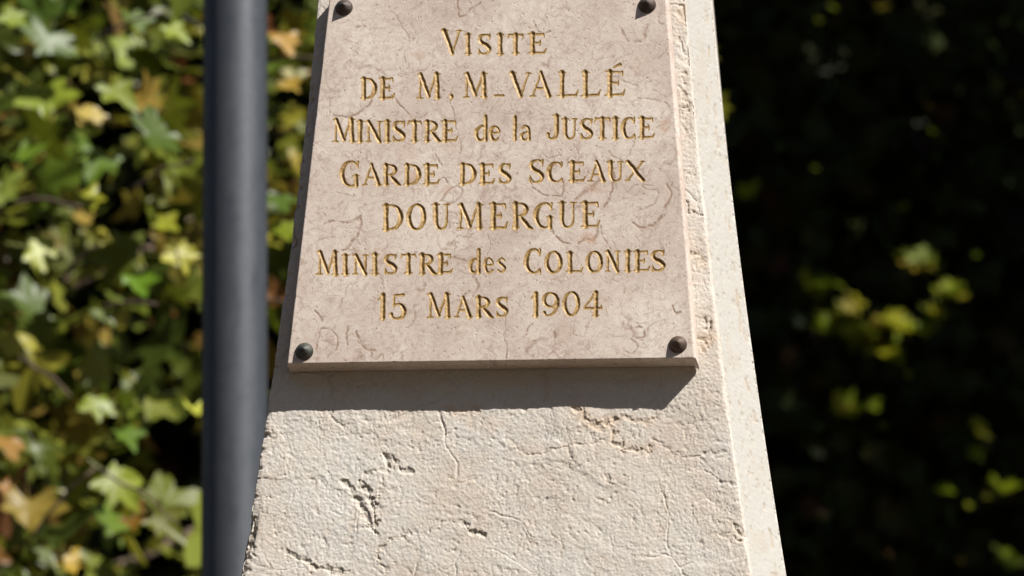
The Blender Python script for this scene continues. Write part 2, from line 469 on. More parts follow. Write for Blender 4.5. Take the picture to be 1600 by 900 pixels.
# measured chips and fissures: (points (x, y), half width, depth, stain, darkening)
CRACKS = [
    ([(605, 712), (612, 720), (622, 726), (632, 733), (645, 740)], 5, 5.0, .3, .7),
    ([(603, 708), (609, 728), (600, 736), (585, 738), (566, 742)], 4, 2.8, .3, .2),
    ([(540, 748), (552, 772), (566, 790), (572, 806), (580, 826)], 6, 5.5, .35, .45),
    ([(566, 752), (574, 768), (584, 782), (586, 800), (586, 826)], 4.5, 6.5, .3, .85),
    ([(588, 770), (598, 758), (600, 744)], 3, 2.5, .3, .1),
    ([(640, 830), (618, 842), (592, 858), (588, 872), (596, 886), (606, 893)], 2.6, 3.4, .3, .6),
    ([(628, 838), (650, 852), (655, 870), (646, 900)], 2, 1.8, .3, .2),
    ([(728, 820), (738, 828), (756, 836)], 4.2, 6.0, .2, .95),
    ([(690, 819), (712, 818), (728, 812)], 1.8, 1.6, .2, .3),
    ([(446, 862), (470, 872), (490, 884), (515, 890), (540, 897)], 4.5, 4.5, .35, .6),
    ([(388, 788), (392, 812), (398, 838), (400, 866)], 4, 5.0, .1, .8),
    ([(376, 905), (382, 880), (386, 858), (388, 830)], 7, 5.5, .1, .2),
    ([(902, 644), (914, 652), (926, 660), (944, 662), (962, 658)], 6, 4.2, .95, .35),
    ([(962, 658), (985, 652), (1008, 658), (1024, 650)], 4, 2.6, .8, .2),
    ([(958, 676), (962, 690), (978, 699), (996, 700), (1016, 704)], 4.5, 4.4, .7, .7),
    ([(800, 692), (826, 712), (850, 706), (880, 699), (930, 690), (948, 694)], 2.6, 2.4, .35, .25),
    ([(884, 700), (892, 712), (886, 722)], 4, 3.0, .3, .5),
    ([(1020, 690), (1036, 700), (1048, 709), (1080, 712), (1110, 710), (1135, 704)], 2.2, 2.4, .15, .4),
    ([(1090, 724), (1106, 736), (1124, 748), (1150, 756)], 3, 2.8, .1, .3),
    ([(946, 748), (953, 755)], 3.2, 4.0, .2, .9),
    ([(970, 743), (980, 747)], 2.0, 2.5, .2, .6),
    ([(1138, 812), (1150, 822), (1158, 834)], 4, 4.5, .5, .6),
    ([(1128, 838), (1146, 836), (1160, 846)], 2.5, 2.5, .5, .5),
    ([(930, 780), (944, 783), (952, 790)], 2.2, 2.2, .4, .5),
    ([(1040, 660), (1060, 665), (1080, 662)], 1.8, 1.8, .1, .4),
    ([(682, 655), (692, 668), (702, 690)], 1.8, 1.8, .2, .2),
    ([(520, 650), (535, 664), (545, 662)], 3, 3.0, .3, .3),
    ([(640, 690), (652, 706), (660, 703)], 1.8, 1.8, .1, .2),
    ([(700, 640), (712, 646), (726, 642), (740, 640)], 5, 2.5, .85, .1),
    ([(730, 652), (734, 662)], 5, 1.0, .75, .0),
    ([(480, 740), (496, 756), (500, 770)], 2, 1.5, .4, .1),
    ([(404, 640), (420, 684), (428, 690)], 2, 2.2, .1, .3),
    ([(400, 712), (406, 716)], 6, 2.5, .2, .1),
    ([(408, 770), (420, 778), (430, 776)], 2.5, 2.4, .3, .2),
    ([(1072, 8), (1066, 20), (1072, 34)], 6, 4.0, .8, .3),
    ([(1062, 60), (1074, 84), (1078, 104)], 4, 2.6, .2, .1),
    ([(1066, 150), (1078, 160), (1074, 172)], 4, 3.0, .35, .2),
    ([(1068, 300), (1078, 330), (1096, 336)], 4, 4.0, .1, .5),
    ([(1080, 396), (1094, 404), (1100, 412)], 5, 2.8, .6, .2),
    ([(1105, 502), (1112, 512), (1104, 517)], 5, 5.0, .3, .8),
    ([(1092, 526), (1106, 530), (1098, 542)], 6, 2.8, .9, .1),
    ([(1064, 118), (1074, 128)], 4, 3.0, .4, .2),
    ([(860, 830), (872, 846), (880, 870)], 1.8, 1.6, .4, .2),
    ([(1030, 760), (1042, 782), (1040, 800)], 2, 1.6, .6, .1),
    ([(700, 745), (720, 752), (745, 750)], 2.5, 1.8, .5, .1),
    ([(520, 600), (516, 618), (522, 628), (519, 644)], 3, 3, .1, .4),
    ([(850, 590), (856, 606), (852, 622)], 4, 2.5, .5, .2),
]
rnd = random.Random(5)
for _ in range(130):                                # small scars scattered over the face
    x = rnd.uniform(380, 1165); y = rnd.uniform(585, 905); a = rnd.uniform(0, pi)
    if x > 1090: y = rnd.uniform(-20, 905)
    pts = [(x, y)]
    for k in range(rnd.randint(1, 4)):
        a += rnd.uniform(-.7, .7); x += 8 * cos(a); y += 8 * sin(a); pts.append((x, y))
    CRACKS.append((pts, rnd.uniform(.9, 2.0), rnd.uniform(.7, 1.9), rnd.uniform(0, .4), rnd.uniform(0, .35)))
jx = 9 * fbm(MX / 16, MY / 16, 71, 5, .6); jy = 9 * fbm(MX / 16, MY / 16, 77, 5, .6)
ragg = 1 + 2.2 * fbm(MX / 9, MY / 9, 83, 3, .65)
frow = vs
for pts, hw, dp, stn, dkn in CRACKS:
    xs = [p[0] for p in pts]; ys = [p[1] for p in pts]; m_ = 40
    rows = np.where((MY[:, NF // 2] > min(ys) - m_) & (MY[:, NF // 2] < max(ys) + m_))[0]
    if not len(rows): continue
    r0, r1 = rows[0], rows[-1] + 1
    cols = np.where((MX[(r0 + r1) // 2, :NF + 1] > min(xs) - m_ - 10) & (MX[(r0 + r1) // 2, :NF + 1] < max(xs) + m_ + 10))[0]
    if not len(cols): continue
    c0, c1_ = cols[0], cols[-1] + 1
    S = (slice(r0, r1), slice(c0, c1_))
    qx = MX[S] + jx[S]; qy = MY[S] + jy[S]; D = np.full(qx.shape, 99.0)
    for (ax, ay), (bx_, by_) in zip(pts[:-1], pts[1:]):
        dx, dy = bx_ - ax, by_ - ay
        t = np.clip(((qx - ax) * dx + (qy - ay) * dy) / (dx * dx + dy * dy + 1e-9), 0, 1)
        D = np.minimum(D, np.hypot(qx - ax - t * dx, qy - ay - t * dy))
    kx = np.clip(1 - D / (hw * ragg[S]).clip(0.6, None), 0, 1)
    relief[S] -= dp * .5 * kx ** .8
    stain[S] = np.maximum(stain[S], stn * .7 * np.clip(1 - D / (hw * 2.6), 0, 1))
    darkening[S] = np.maximum(darkening[S], dkn * .55 * sstep(kx, 0.35, 1.0))  # colour gets darker towards the deepest part of each chip

relief[:, ~isf] = 0
# tooled oblique face: fine, mostly lengthwise
cc = slice(NF, NF + NC + 1)
tx = np.linspace(0, 66, NC + 1)[None, :] + 0 * vs[:, None]; lipx = 50 + 6 * fbm(tx * 0, vs[:, None] / PX / 70, 15, 4, .6); ty = (vs / PX)[:, None] + 0 * tx
relief[:, cc] = (0.7 * fbm(tx / 5, ty / 40, 5, 3) + 1.3 * fbm(tx / 40, ty / 90, 6, 3) + 0.45 * fbm(tx / 3, ty / 5, 7, 2))
lip = -2.2 * np.exp(-((tx - lipx) / 1.5) ** 2) * sstep(fbm(tx * 0, ty / 25, 19, 3), -0.12, 0.15) - 1.2 * sstep(fbm(tx / 3.5, ty / 16, 29, 3), .28, .5)
relief[:, cc] += lip
stain[:, cc] = 0.65 * np.exp(-((tx - lipx) / 2.0) ** 2) * sstep(fbm(tx * 0, ty / 25, 19, 3), -0.15, 0.2) + .30 * sstep(fbm(tx / 3.5, ty / 16, 29, 3), .24, .5) + .22 * sstep(fbm(tx / 26, ty / 60, 39, 4), .1, .5)
darkening[:, cc] = 0
tooled = np.zeros_like(MX)
tooled[:, cc] = sstep(np.linspace(0, 1, NC + 1), 0.01, 0.08)[None, :] * 0.9
# the arrises: worn and chipped
tyf = vs / PX
arris = 2.2 + 6.5 * np.clip(fbm(tyf / 30, tyf * 0, 101, 4, 0.6), -.2, 1) + 4.5 * sstep(fbm(tyf / 9, tyf * 0 + 3, 107, 3), 0.12, 0.4)
arris_r = 1.0 + 2.2 * np.clip(fbm(tyf / 30, tyf * 0, 131, 4, .6), -.2, 1)
colpx = (X[:, :NF] - L) / PX; colr = (Rr - X[:, :NF]) / PX
left_chip = np.clip(1 - colpx / (arris[:, None] * 1.5 + 3), 0, 1) ** 1.5 * arris[:, None] * 0.7
left_chip += 12 * np.exp(-((MY[:, :NF] - 835) / 34.0) ** 2) * np.clip(1 - colpx / 15.0, 0, 1) * (1 + 1.2 * fbm(MX[:, :NF] / 8, MY[:, :NF] / 12, 5, 3))
relief[:, :NF] -= left_chip
relief[:, :NF] -= np.clip(1 - colr / 5.0, 0, 1) ** 1.5 * arris_r[:, None]
sidecols = slice(ncol - NS, ncol)
kk = sstep(sl[0], 0.75, 1.0)[None, :]
relief[:, sidecols] = (-arris * 0.75)[:, None] * kk - 3.5 * np.exp(-((MY[:, [0]] - 835) / 30.0) ** 2) * kk + 1.5 * fbm(ly / PX / 14, tyf[:, None] / 14 + 0 * ly, 141, 3)
relief[:, 0] = np.minimum(relief[:, 0], -arris * 1.0)
relief[:, NF] = np.minimum(relief[:, 1 - 2 + NF], 0) - 0.5 * arris_r
jit = 0.7 * fbm(tyf / 7, tyf * 0 + 8, 151, 3)
relief[:, NF] += jit
rag = -0.8 + 1.6 * fbm(tyf / 14, tyf * 0 + 4, 161, 4, .6) - 2.2 * sstep(fbm(tyf / 7, tyf * 0 + 9, 171, 2), .15, .35)
relief[:, NF + NC] += rag; relief[:, NF + NC - 1] += rag * .5; relief[:, NF + NC + 1] += rag
darkening[:, :NF] = np.maximum(darkening[:, :NF], 0.6 * np.exp(-((MY[:, :NF] - 830) / 24.0) ** 2) * np.clip(1 - np.abs(colpx - 12) / 9.0, 0, 1))  # darker band just inside the chipped left edge
# beyond the closely cut rows only the broad relief is kept (its grain comes from the stone itself)
coarse = (vs < V0 - .01) | (vs > V1 + .01)
relief[coarse] = 3.0 * fbm(MX[coarse] / 220, MY[coarse] / 220, 1, 2)
stain[coarse] = 0; darkening[coarse] = 0
Wn = np.stack([nx[None, :] + 0 * Vv, ny[None, :] + 0 * Vv, 0.0 * Vv], -1)
Wp = Wp + Wn * (relief * PX)[..., None]
idx = np.arange(nv * ncol).reshape(nv, ncol)
a = idx[:-1, :]; b = np.roll(idx, -1, 1)[:-1, :]; c = np.roll(idx, -1, 1)[1:, :]; d = idx[1:, :]
quads = np.stack([a, b, c, d], -1).reshape(-1, 4)
shaft = mesh_obj("shaft", Wp.reshape(-1, 3), quads, STONE, monument,
                 attrs={'stain': stain.ravel(), 'darkening': darkening.ravel(), 'tooled': tooled.ravel()})


def frustum(sections, name):
    """sections: (z, x0, x1, y0, y1)"""
    V = []; F = []
    for z, x0, x1, y0, y1 in sections: V += [(x0, y0, z), (x1, y0, z), (x1, y1, z), (x0, y1, z)]
    n = len(sections)
    for i in range(n - 1):
        for k in range(4): F.append((4 * i + k, 4 * i + (k + 1) % 4, 4 * i + 4 + (k + 1) % 4, 4 * i + 4 + k))
    F.append((3, 2, 1, 0)); F.append(tuple(4 * (n - 1) + k for k in range(4)))
    return mesh_obj(name, V, F, STONE, monument, smooth=False)


zb = float(Wp[0, :, 2].mean()); zt = float(Wp[-1, :, 2].mean())
b_ = (Wp[0, :, 0].min(), Wp[0, :, 0].max(), Wp[0, :, 1].min(), Wp[0, :, 1].max())
t_ = (Wp[-1, :, 0].min(), Wp[-1, :, 0].max(), Wp[-1, :, 1].min(), Wp[-1, :, 1].max())
frustum([(zb + .004, b_[0] - .05, b_[1] + .05, b_[2] - .05, b_[3] + .05), (zb - .10, b_[0] - .12, b_[1] + .12, b_[2] - .12, b_[3] + .12),
         (zb - .16, b_[0] - .12, b_[1] + .12, b_[2] - .12, b_[3] + .12), (zb - .22, b_[0] - .06, b_[1] + .06, b_[2] - .06, b_[3] + .06)][::-1], "cornice")
frustum([(0.32, b_[0] - .08, b_[1] + .08, b_[2] - .08, b_[3] + .08), (zb - .222, b_[0] - .05, b_[1] + .05, b_[2] - .05, b_[3] + .05)], "pedestal")
frustum([(-.05, b_[0] - .35, b_[1] + .35, b_[2] - .35, b_[3] + .35), (.16, b_[0] - .35, b_[1] + .35, b_[2] - .35, b_[3] + .35),
         (.161, b_[0] - .2, b_[1] + .2, b_[2] - .2, b_[3] + .2), (.318, b_[0] - .2, b_[1] + .2, b_[2] - .2, b_[3] + .2)], "step")
frustum([(zt - .004, t_[0], t_[1], t_[2], t_[3]), (zt + .12, (t_[0] + t_[1]) / 2 - .004, (t_[0] + t_[1]) / 2 + .004, (t_[2] + t_[3]) / 2 - .004, (t_[2] + t_[3]) / 2 + .004)], "cap")

# ------------------------------------------------------------------ the lettering: strokes (x0,y0,w0,x1,y1,w1), y up from the baseline
TK, TH, TI = 3.5, 1.45, 0.7


def crom(pts, n=7):
    P = [pts[0]] + list(pts) + [pts[-1]]; out = []
    for i in range(1, len(P) - 2):
        p0, p1, p2, p3 = (np.array(P[i + k], float) for k in (-1, 0, 1, 2))
        for k in range(n):
            t = k / n
            out.append(0.5 * (2 * p1 + (p2 - p0) * t + (2 * p0 - 5 * p1 + 4 * p2 - p3) * t * t + (3 * p1 - p0 - 3 * p2 + p3) * t ** 3))
    out.append(np.array(pts[-1], float)); return out


def glyph(ch, W, H, k=1.0):
    T, N, I = TK * k, TH * k, TI * k; S = []

    def ln(x0, y0, w0, x1, y1, w1): S.append((x0 * W, y0 * H, w0, x1 * W, y1 * H, w1))

    def cv(pts):
        q = crom([(x * W, y * H, w) for x, y, w in pts])
        for a, b in zip(q[:-1], q[1:]): S.append((a[0], a[1], max(a[2], .3), b[0], b[1], max(b[2], .3)))

    def sr(x, y, L=5.6, Rg=5.6, w=1.45):
        X_, Y_ = x * W, y * H; s = 1 if y < .5 else -1; Y_ += s * .5
        S.append((X_ - L * k, Y_ - s * .5, I, X_, Y_, w * k)); S.append((X_, Y_, w * k, X_ + Rg * k, Y_ - s * .5, I))

    def stem(x, y0=0, y1=1, w=T):
        ln(x, y0, w * 1.08, x, (y0 + y1) / 2, w * .92); ln(x, (y0 + y1) / 2, w * .92, x, y1, w * 1.08)

    def tick(x, y, dx, dy, w=None):
        S.append((x * W, y * H, (w or N * 1.15), x * W + dx * k, y * H + dy * k, I))
    if ch == 'V':
        ln(.14, 1, T * 1.1, .53, .02, T * .9); ln(.88, 1, N, .53, .02, N); sr(.14, 1, 4, 6); sr(.88, 1, 5, 4)
    elif ch == 'I':
        stem(.5); sr(.5, 0); sr(.5, 1)
    elif ch == 'S':
        cv([(.84, .84, N), (.72, .96, N), (.50, .99, N), (.24, .92, T * .7), (.15, .74, T * .9), (.30, .58, T), (.62, .44, T * 1.05), (.84, .27, T * .95), (.76, .07, T * .6), (.48, .0, N), (.24, .04, N), (.11, .18, N)])
        tick(.86, .98, 0, -H * .24); tick(.09, .01, 0, H * .26)
    elif ch == 'T':
        stem(.5); sr(.5, 0, 6, 6); ln(.06, .99, N, .94, .99, N); tick(.06, 1, -2, -H * .17); tick(.94, 1, 2, -H * .17)
    elif ch in 'EÉ':
        stem(.25); ln(.0, .0, I, .25, .02, N); ln(.0, 1, I, .25, .98, N)
        ln(.25, .98, N, .86, .98, N); tick(.86, .99, 1.2, -H * .17)
        ln(.25, .52, N, .66, .52, N); tick(.66, .52, 0, 4); tick(.66, .52, 0, -4)
        ln(.25, .02, N, .88, .02, N); tick(.88, .01, 3.5, H * .21)
        if ch == 'É': ln(.42, 1.16, 1.0, .76, 1.30, 2.5)
    elif ch == 'D':
        stem(.22); sr(.22, 0, 5, 0); sr(.22, 1, 5, 0)
        cv([(.2, .98, N), (.45, .99, N), (.75, .88, T * .7), (.92, .52, T * 1.08), (.75, .14, T * .7), (.45, .01, N), (.2, .02, N)])
    elif ch == 'M':
        ln(.13, 0, N, .16, 1, N); ln(.16, 1, T * .9, .50, .08, T * .85); ln(.82, 1, N, .50, .08, N); ln(.84, 1, T, .88, 0, T)
        sr(.13, 0, 5, 4.5); sr(.88, 0, 5, 4.5); sr(.14, 1, 4, 2); sr(.86, 1, 1, 5)
    elif ch == 'A':
        ln(.13, 0, N, .5, 1, N); ln(.49, 1.02, T * .75, .87, 0, T * 1.05); ln(.25, .34, N, .72, .34, N)
        sr(.13, 0, 4.5, 4.5); sr(.87, 0, 5.5, 4.5)
    elif ch == 'L':
        stem(.25); sr(.25, 1); ln(0, 0, I, .25, .02, N); ln(.25, .02, N, .9, .02, N); tick(.9, .01, 3.5, H * .22)
    elif ch == 'N':
        ln(.16, 0, N, .16, 1, N); ln(.16, 1, T * .95, .86, -.02, T * .9); ln(.86, -.02, N, .86, 1, N)
        sr(.16, 0, 4, 4); sr(.12, 1, 4, 1); sr(.86, 1, 4, 4)
    elif ch == 'R':
        stem(.2); sr(.2, 0, 4.5, 5); sr(.2, 1, 4.5, 0)
        cv([(.2, .98, N), (.42, .99, N), (.63, .90, T * .8), (.70, .74, T), (.60, .56, T * .7), (.40, .49, N), (.2, .48, N)])
        cv([(.42, .48, N), (.62, .24, T * .95), (.82, .02, T * .9), (1.0, -.06, N * .7)])
    elif ch == 'U':
        cv([(.2, 1, T), (.2, .6, T * .95), (.21, .28, T * .9), (.32, .07, T * .65), (.52, .0, N), (.72, .07, N), (.81, .28, N), (.82, .6, N), (.82, 1, N)])
        sr(.2, 1); sr(.82, 1, 4.5, 4.5)
    elif ch in 'GC':
        cv([(.88, .80, N), (.76, .95, N), (.56, 1.0, N), (.28, .90, T * .75), (.10, .52, T * 1.1), (.24, .14, T * .8), (.54, .0, N), (.76, .04, N)] + ([(.90, .16, N)] if ch == 'C' else [(.80, .1, N)]))
        tick(.9, 1.0, 0, -H * .26)
        if ch == 'G':
            ln(.82, .0, T * .9, .82, .42, T * .9); sr(.82, .42, 5, 4.5)
        else: tick(.90, .10, 1.5, -H * .16)
    elif ch in 'O0':
        hv = T if ch == 'O' else T * .95
        pts = []
        for q in range(13):
            a_ = 2 * pi * q / 12 + .25
            pts.append((.5 + .42 * cos(a_), .5 + .5 * sin(a_), N + (hv - N) * abs(cos(a_ - .2)) ** 1.3))
        cv(pts)
    elif ch == 'X':
        ln(.14, 1, T, .88, 0, T); ln(.86, 1, N, .12, 0, N); sr(.14, 1, 4, 5); sr(.88, 0, 5, 4); sr(.86, 1, 4, 4); sr(.12, 0, 4, 4)
    elif ch == 'J':
        cv([(.68, 1, T), (.68, .6, T), (.68, .28, T * .95), (.58, .07, T * .8), (.36, .0, N), (.14, .07, N), (.08, .2, T * .8)]); sr(.68, 1, 6, 5)
    elif ch == '1':
        ln(.70, 0, T, .70, 1, T); ln(.06, .80, I, .66, .98, N); sr(.7, 0, 4.5, 3)
    elif ch == '5':
        ln(.28, .98, N, .86, .99, N * 1.3); ln(.28, .98, N, .24, .56, N)
        cv([(.22, .52, N), (.46, .62, N), (.76, .55, T * .8), (.9, .32, T * 1.05), (.78, .08, T * .7), (.48, 0, N), (.2, .05, N), (.1, .18, T * .8)])
    elif ch == '9':
        pts = []
        for q in range(11):
            a_ = 2 * pi * q / 10
            pts.append((.48 + .38 * cos(a_), .69 + .30 * sin(a_), N + (T * .9 - N) * abs(cos(a_)) ** 1.3))
        cv(pts); cv([(.87, .72, T), (.86, .48, T * .95), (.72, .18, T * .7), (.46, .02, N), (.22, .02, N), (.13, .14, T * .75)])
    elif ch == '4':
        ln(.68, .0, T, .70, 1, T * .9); ln(.68, 1, N, .06, .31, N); ln(.06, .31, N, .98, .31, N * 1.1); tick(.98, .31, 0, 4); sr(.68, 0, 5, 4.5)
    elif ch == 'd':
        n2 = N * 1.1
        ln(.84, 0, T * .8, .84, 1, T * .8)
        cv([(.80, .48, n2), (.52, .60, n2), (.18, .46, T * .8), (.10, .28, T * .8), (.2, .08, T * .7), (.48, 0, n2), (.80, .12, n2)])
    elif ch == 'e':
        cv([(.12, .54, N), (.88, .58, N), (.80, .86, N * 1.2), (.52, 1, N), (.22, .88, T * .75), (.1, .52, T * .85), (.22, .14, T * .75), (.54, .0, N), (.88, .16, N)])
    elif ch == 'l':
        ln(.5, 0, T * .8, .5, 1, T * .8); sr(.5, 0, 2.5, 2.5)
    elif ch == 'a':
        cv([(.14, .82, N), (.42, 1, N * 1.1), (.76, .88, T * .7), (.84, .55, T * .8), (.84, .02, T * .8)])
        cv([(.84, .56, N), (.46, .52, N), (.14, .32, T * .7), (.20, .06, T * .6), (.50, .0, N), (.82, .22, N)])
    elif ch == 's':
        cv([(.84, .84, N), (.52, 1, N), (.18, .78, T * .6), (.5, .53, T * .75), (.84, .26, T * .7), (.5, .0, N), (.12, .14, N)])
    elif ch == ',':
        ln(.45, .75, 3.0, .55, .55, 2.6); ln(.55, .55, 2.2, .25, 0, .7)
    elif ch == '-':
        ln(0, .5, 1.4, 1, .5, 1.7)
    return S


LETTERS = [  # character, x0, x1, baseline at x0, top at x0 (measured)
    ('V', 689, 722, 84, 48), ('I', 726, 736, 84, 54), ('S', 746, 768, 84, 54), ('I', 776, 787, 84, 54), ('T', 794, 817, 83.5, 54), ('E', 825, 853, 83, 53),
    ('D', 563, 588, 154, 123), ('E', 592, 616, 153.5, 122.5), ('M', 651, 688, 153, 116), (',', 702, 709, 157, 147), ('M', 724, 761, 152, 115.5), ('-', 772, 787, 151, 148),
    ('V', 795, 830, 151, 114.5), ('A', 828, 862, 150.5, 114), ('L', 870, 903, 150, 113), ('L', 907, 938, 149.5, 113), ('É', 945, 976, 149, 112),
    ('M', 520, 554, 221.5, 187), ('I', 557, 568, 221, 190), ('N', 572, 596, 221, 190), ('I', 600, 610, 220.5, 190), ('S', 613, 634, 220.5, 190), ('T', 637, 658, 220.5, 190), ('R', 662, 689, 220, 190), ('E', 689, 714, 220, 189.5),
    ('d', 742, 762, 219.5, 182), ('e', 765, 781, 219.5, 198), ('l', 801, 808, 218, 183), ('a', 813, 829, 218, 197),
    ('J', 854, 877, 217, 181), ('U', 878, 902, 217, 186), ('S', 906, 927, 216.5, 186), ('T', 929, 953, 216, 185), ('I', 956, 967, 216, 185), ('C', 971, 993, 216, 185), ('E', 997, 1022, 215, 185),
    ('G', 531, 562, 291, 253), ('A', 566, 595, 288.5, 258), ('R', 597, 626, 288, 258), ('D', 630, 657, 288, 258), ('E', 661, 686, 287.5, 258),
    ('D', 717, 743, 287, 257), ('E', 748, 772, 286.5, 257), ('S', 779, 799, 286, 256.5), ('S', 826, 851, 284.5, 250), ('C', 855, 880, 284, 254), ('E', 888, 914, 283, 254), ('A', 919, 946, 283, 253), ('U', 949, 974, 283, 253), ('X', 977, 1008, 282, 253),
    ('D', 596, 629, 359, 321), ('O', 636, 665, 358.5, 320), ('U', 675, 703, 358, 320), ('M', 714, 754, 357, 320), ('E', 764, 792, 356.5, 319), ('R', 799, 832, 356, 318), ('G', 834, 865, 356, 318), ('U', 872, 901, 355, 317), ('E', 907, 937, 354, 317),
    ('M', 495, 528, 429, 394), ('I', 534, 545, 428, 399), ('N', 552, 574, 428, 399), ('I', 581, 591, 428, 398), ('S', 600, 621, 427.5, 398), ('T', 627, 649, 427, 398), ('R', 654, 682, 427, 398), ('E', 683, 706, 426, 398),
    ('d', 733, 751, 426, 391), ('e', 756, 771, 426, 404), ('s', 776, 791, 425, 404), ('C', 819, 846, 426.5, 390), ('O', 852, 878, 426, 394), ('L', 884, 910, 424.5, 395), ('O', 916, 941, 425, 394), ('N', 946, 968, 424, 393), ('I', 976, 986, 423.5, 393), ('E', 990, 1014, 423, 393), ('S', 1017, 1040, 423, 392),
    ('1', 590, 602, 498, 461), ('5', 609, 634, 498, 461), ('M', 667, 704, 496, 460), ('A', 710, 737, 495.5, 465), ('R', 742, 771, 495, 465), ('S', 775, 794, 494.5, 465), ('1', 829, 841, 494, 459), ('9', 847, 874, 493.5, 458), ('0', 880, 905, 493, 457), ('4', 911, 940, 493, 457),
]

# ------------------------------------------------------------------ the marble plaque
T_P = 0.0275
NU, NVv = 660, 612
Ytop, Ybot = -13.0, 567.0
tt = np.linspace(0, 1, NVv)[:, None]; su = np.linspace(0, 1, NU)[None, :]
uTL, vTL = face_uv(517.5, -12.0, T_P); uTR, _x = face_uv(1037, -17.0, T_P)
uBL, vBL = face_uv(450.5, 567.0, T_P); uBR, _x = face_uv(1083.5, 558.5, T_P)
vv = vTL + (vBL - vTL) * tt + 0 * su
uu = (uTL + (uBL - uTL) * tt) * (1 - su) + (uTR + (uBR - uTR) * tt) * su
Pw = TARGET + N_ * T_P + np.stack([uu, 0 * uu, 0 * uu], -1) + vv[..., None] * V_
QX, QY = measure(Pw)


def window(x0, x1, y0, y1):
    r = np.where((QY[:, NU // 2] > y0 - 14) & (QY[:, NU // 2] < y1 + 14))[0]
    if not len(r): return None
    row = QX[(r[0] + r[-1]) // 2]; c = np.where((row > x0 - 14) & (row < x1 + 14))[0]
    if not len(c): return None
    return (slice(r[0], r[-1] + 1), slice(c[0], c[-1] + 1))


SLOPE = 9.0 / 633
gx = QX + 0.9 * fbm(QX / 9, QY / 9, 201, 2); gy = QY + 0.9 * fbm(QX / 9, QY / 9, 211, 2)
carve = np.full(QX.shape, -9.0); owner = np.full(QX.shape, -1, int)
lr = random.Random(3)
for k, (ch, x0, x1, yb, yt) in enumerate(LETTERS):
    Wd, Hh = x1 - x0, yb - yt
    big = 1.10 if 317 <= yt <= 321 else (1.0 if Hh < 33 else 1.05)
    sx = 0 if ch in 'I1l' else 0
    win = window(x0 - 6, x1 + 8, yt - 14, yb + 6)
    if win is None: continue
    wxx, wyy = gx[win], gy[win]; best = np.full(wxx.shape, -9.0)
    for (ax, ay, aw, bx1, by1, bw) in glyph(ch, Wd, Hh, big):
        X0, Y0 = x0 + ax, yb - ay - ax * SLOPE; X1, Y1 = x0 + bx1, yb - by1 - bx1 * SLOPE
        dx, dy = X1 - X0, Y1 - Y0
        t = np.clip(((wxx - X0) * dx + (wyy - Y0) * dy) / (dx * dx + dy * dy + 1e-9), 0, 1)
        best = np.maximum(best, aw + (bw - aw) * t - np.hypot(wxx - X0 - t * dx, wyy - Y0 - t * dy))
    cur = carve[win]; own = owner[win]
    upd = best > np.maximum(cur, -1.6); own[upd] = k; cur[best > cur] = best[best > cur]
    carve[win] = cur; owner[win] = own
groove = np.clip(carve, 0, 4.0) * 0.66 * (1 + 0.35 * fbm(QX / 4, QY / 4, 231, 2))
gild = sstep(carve, -1.1, 0.4)

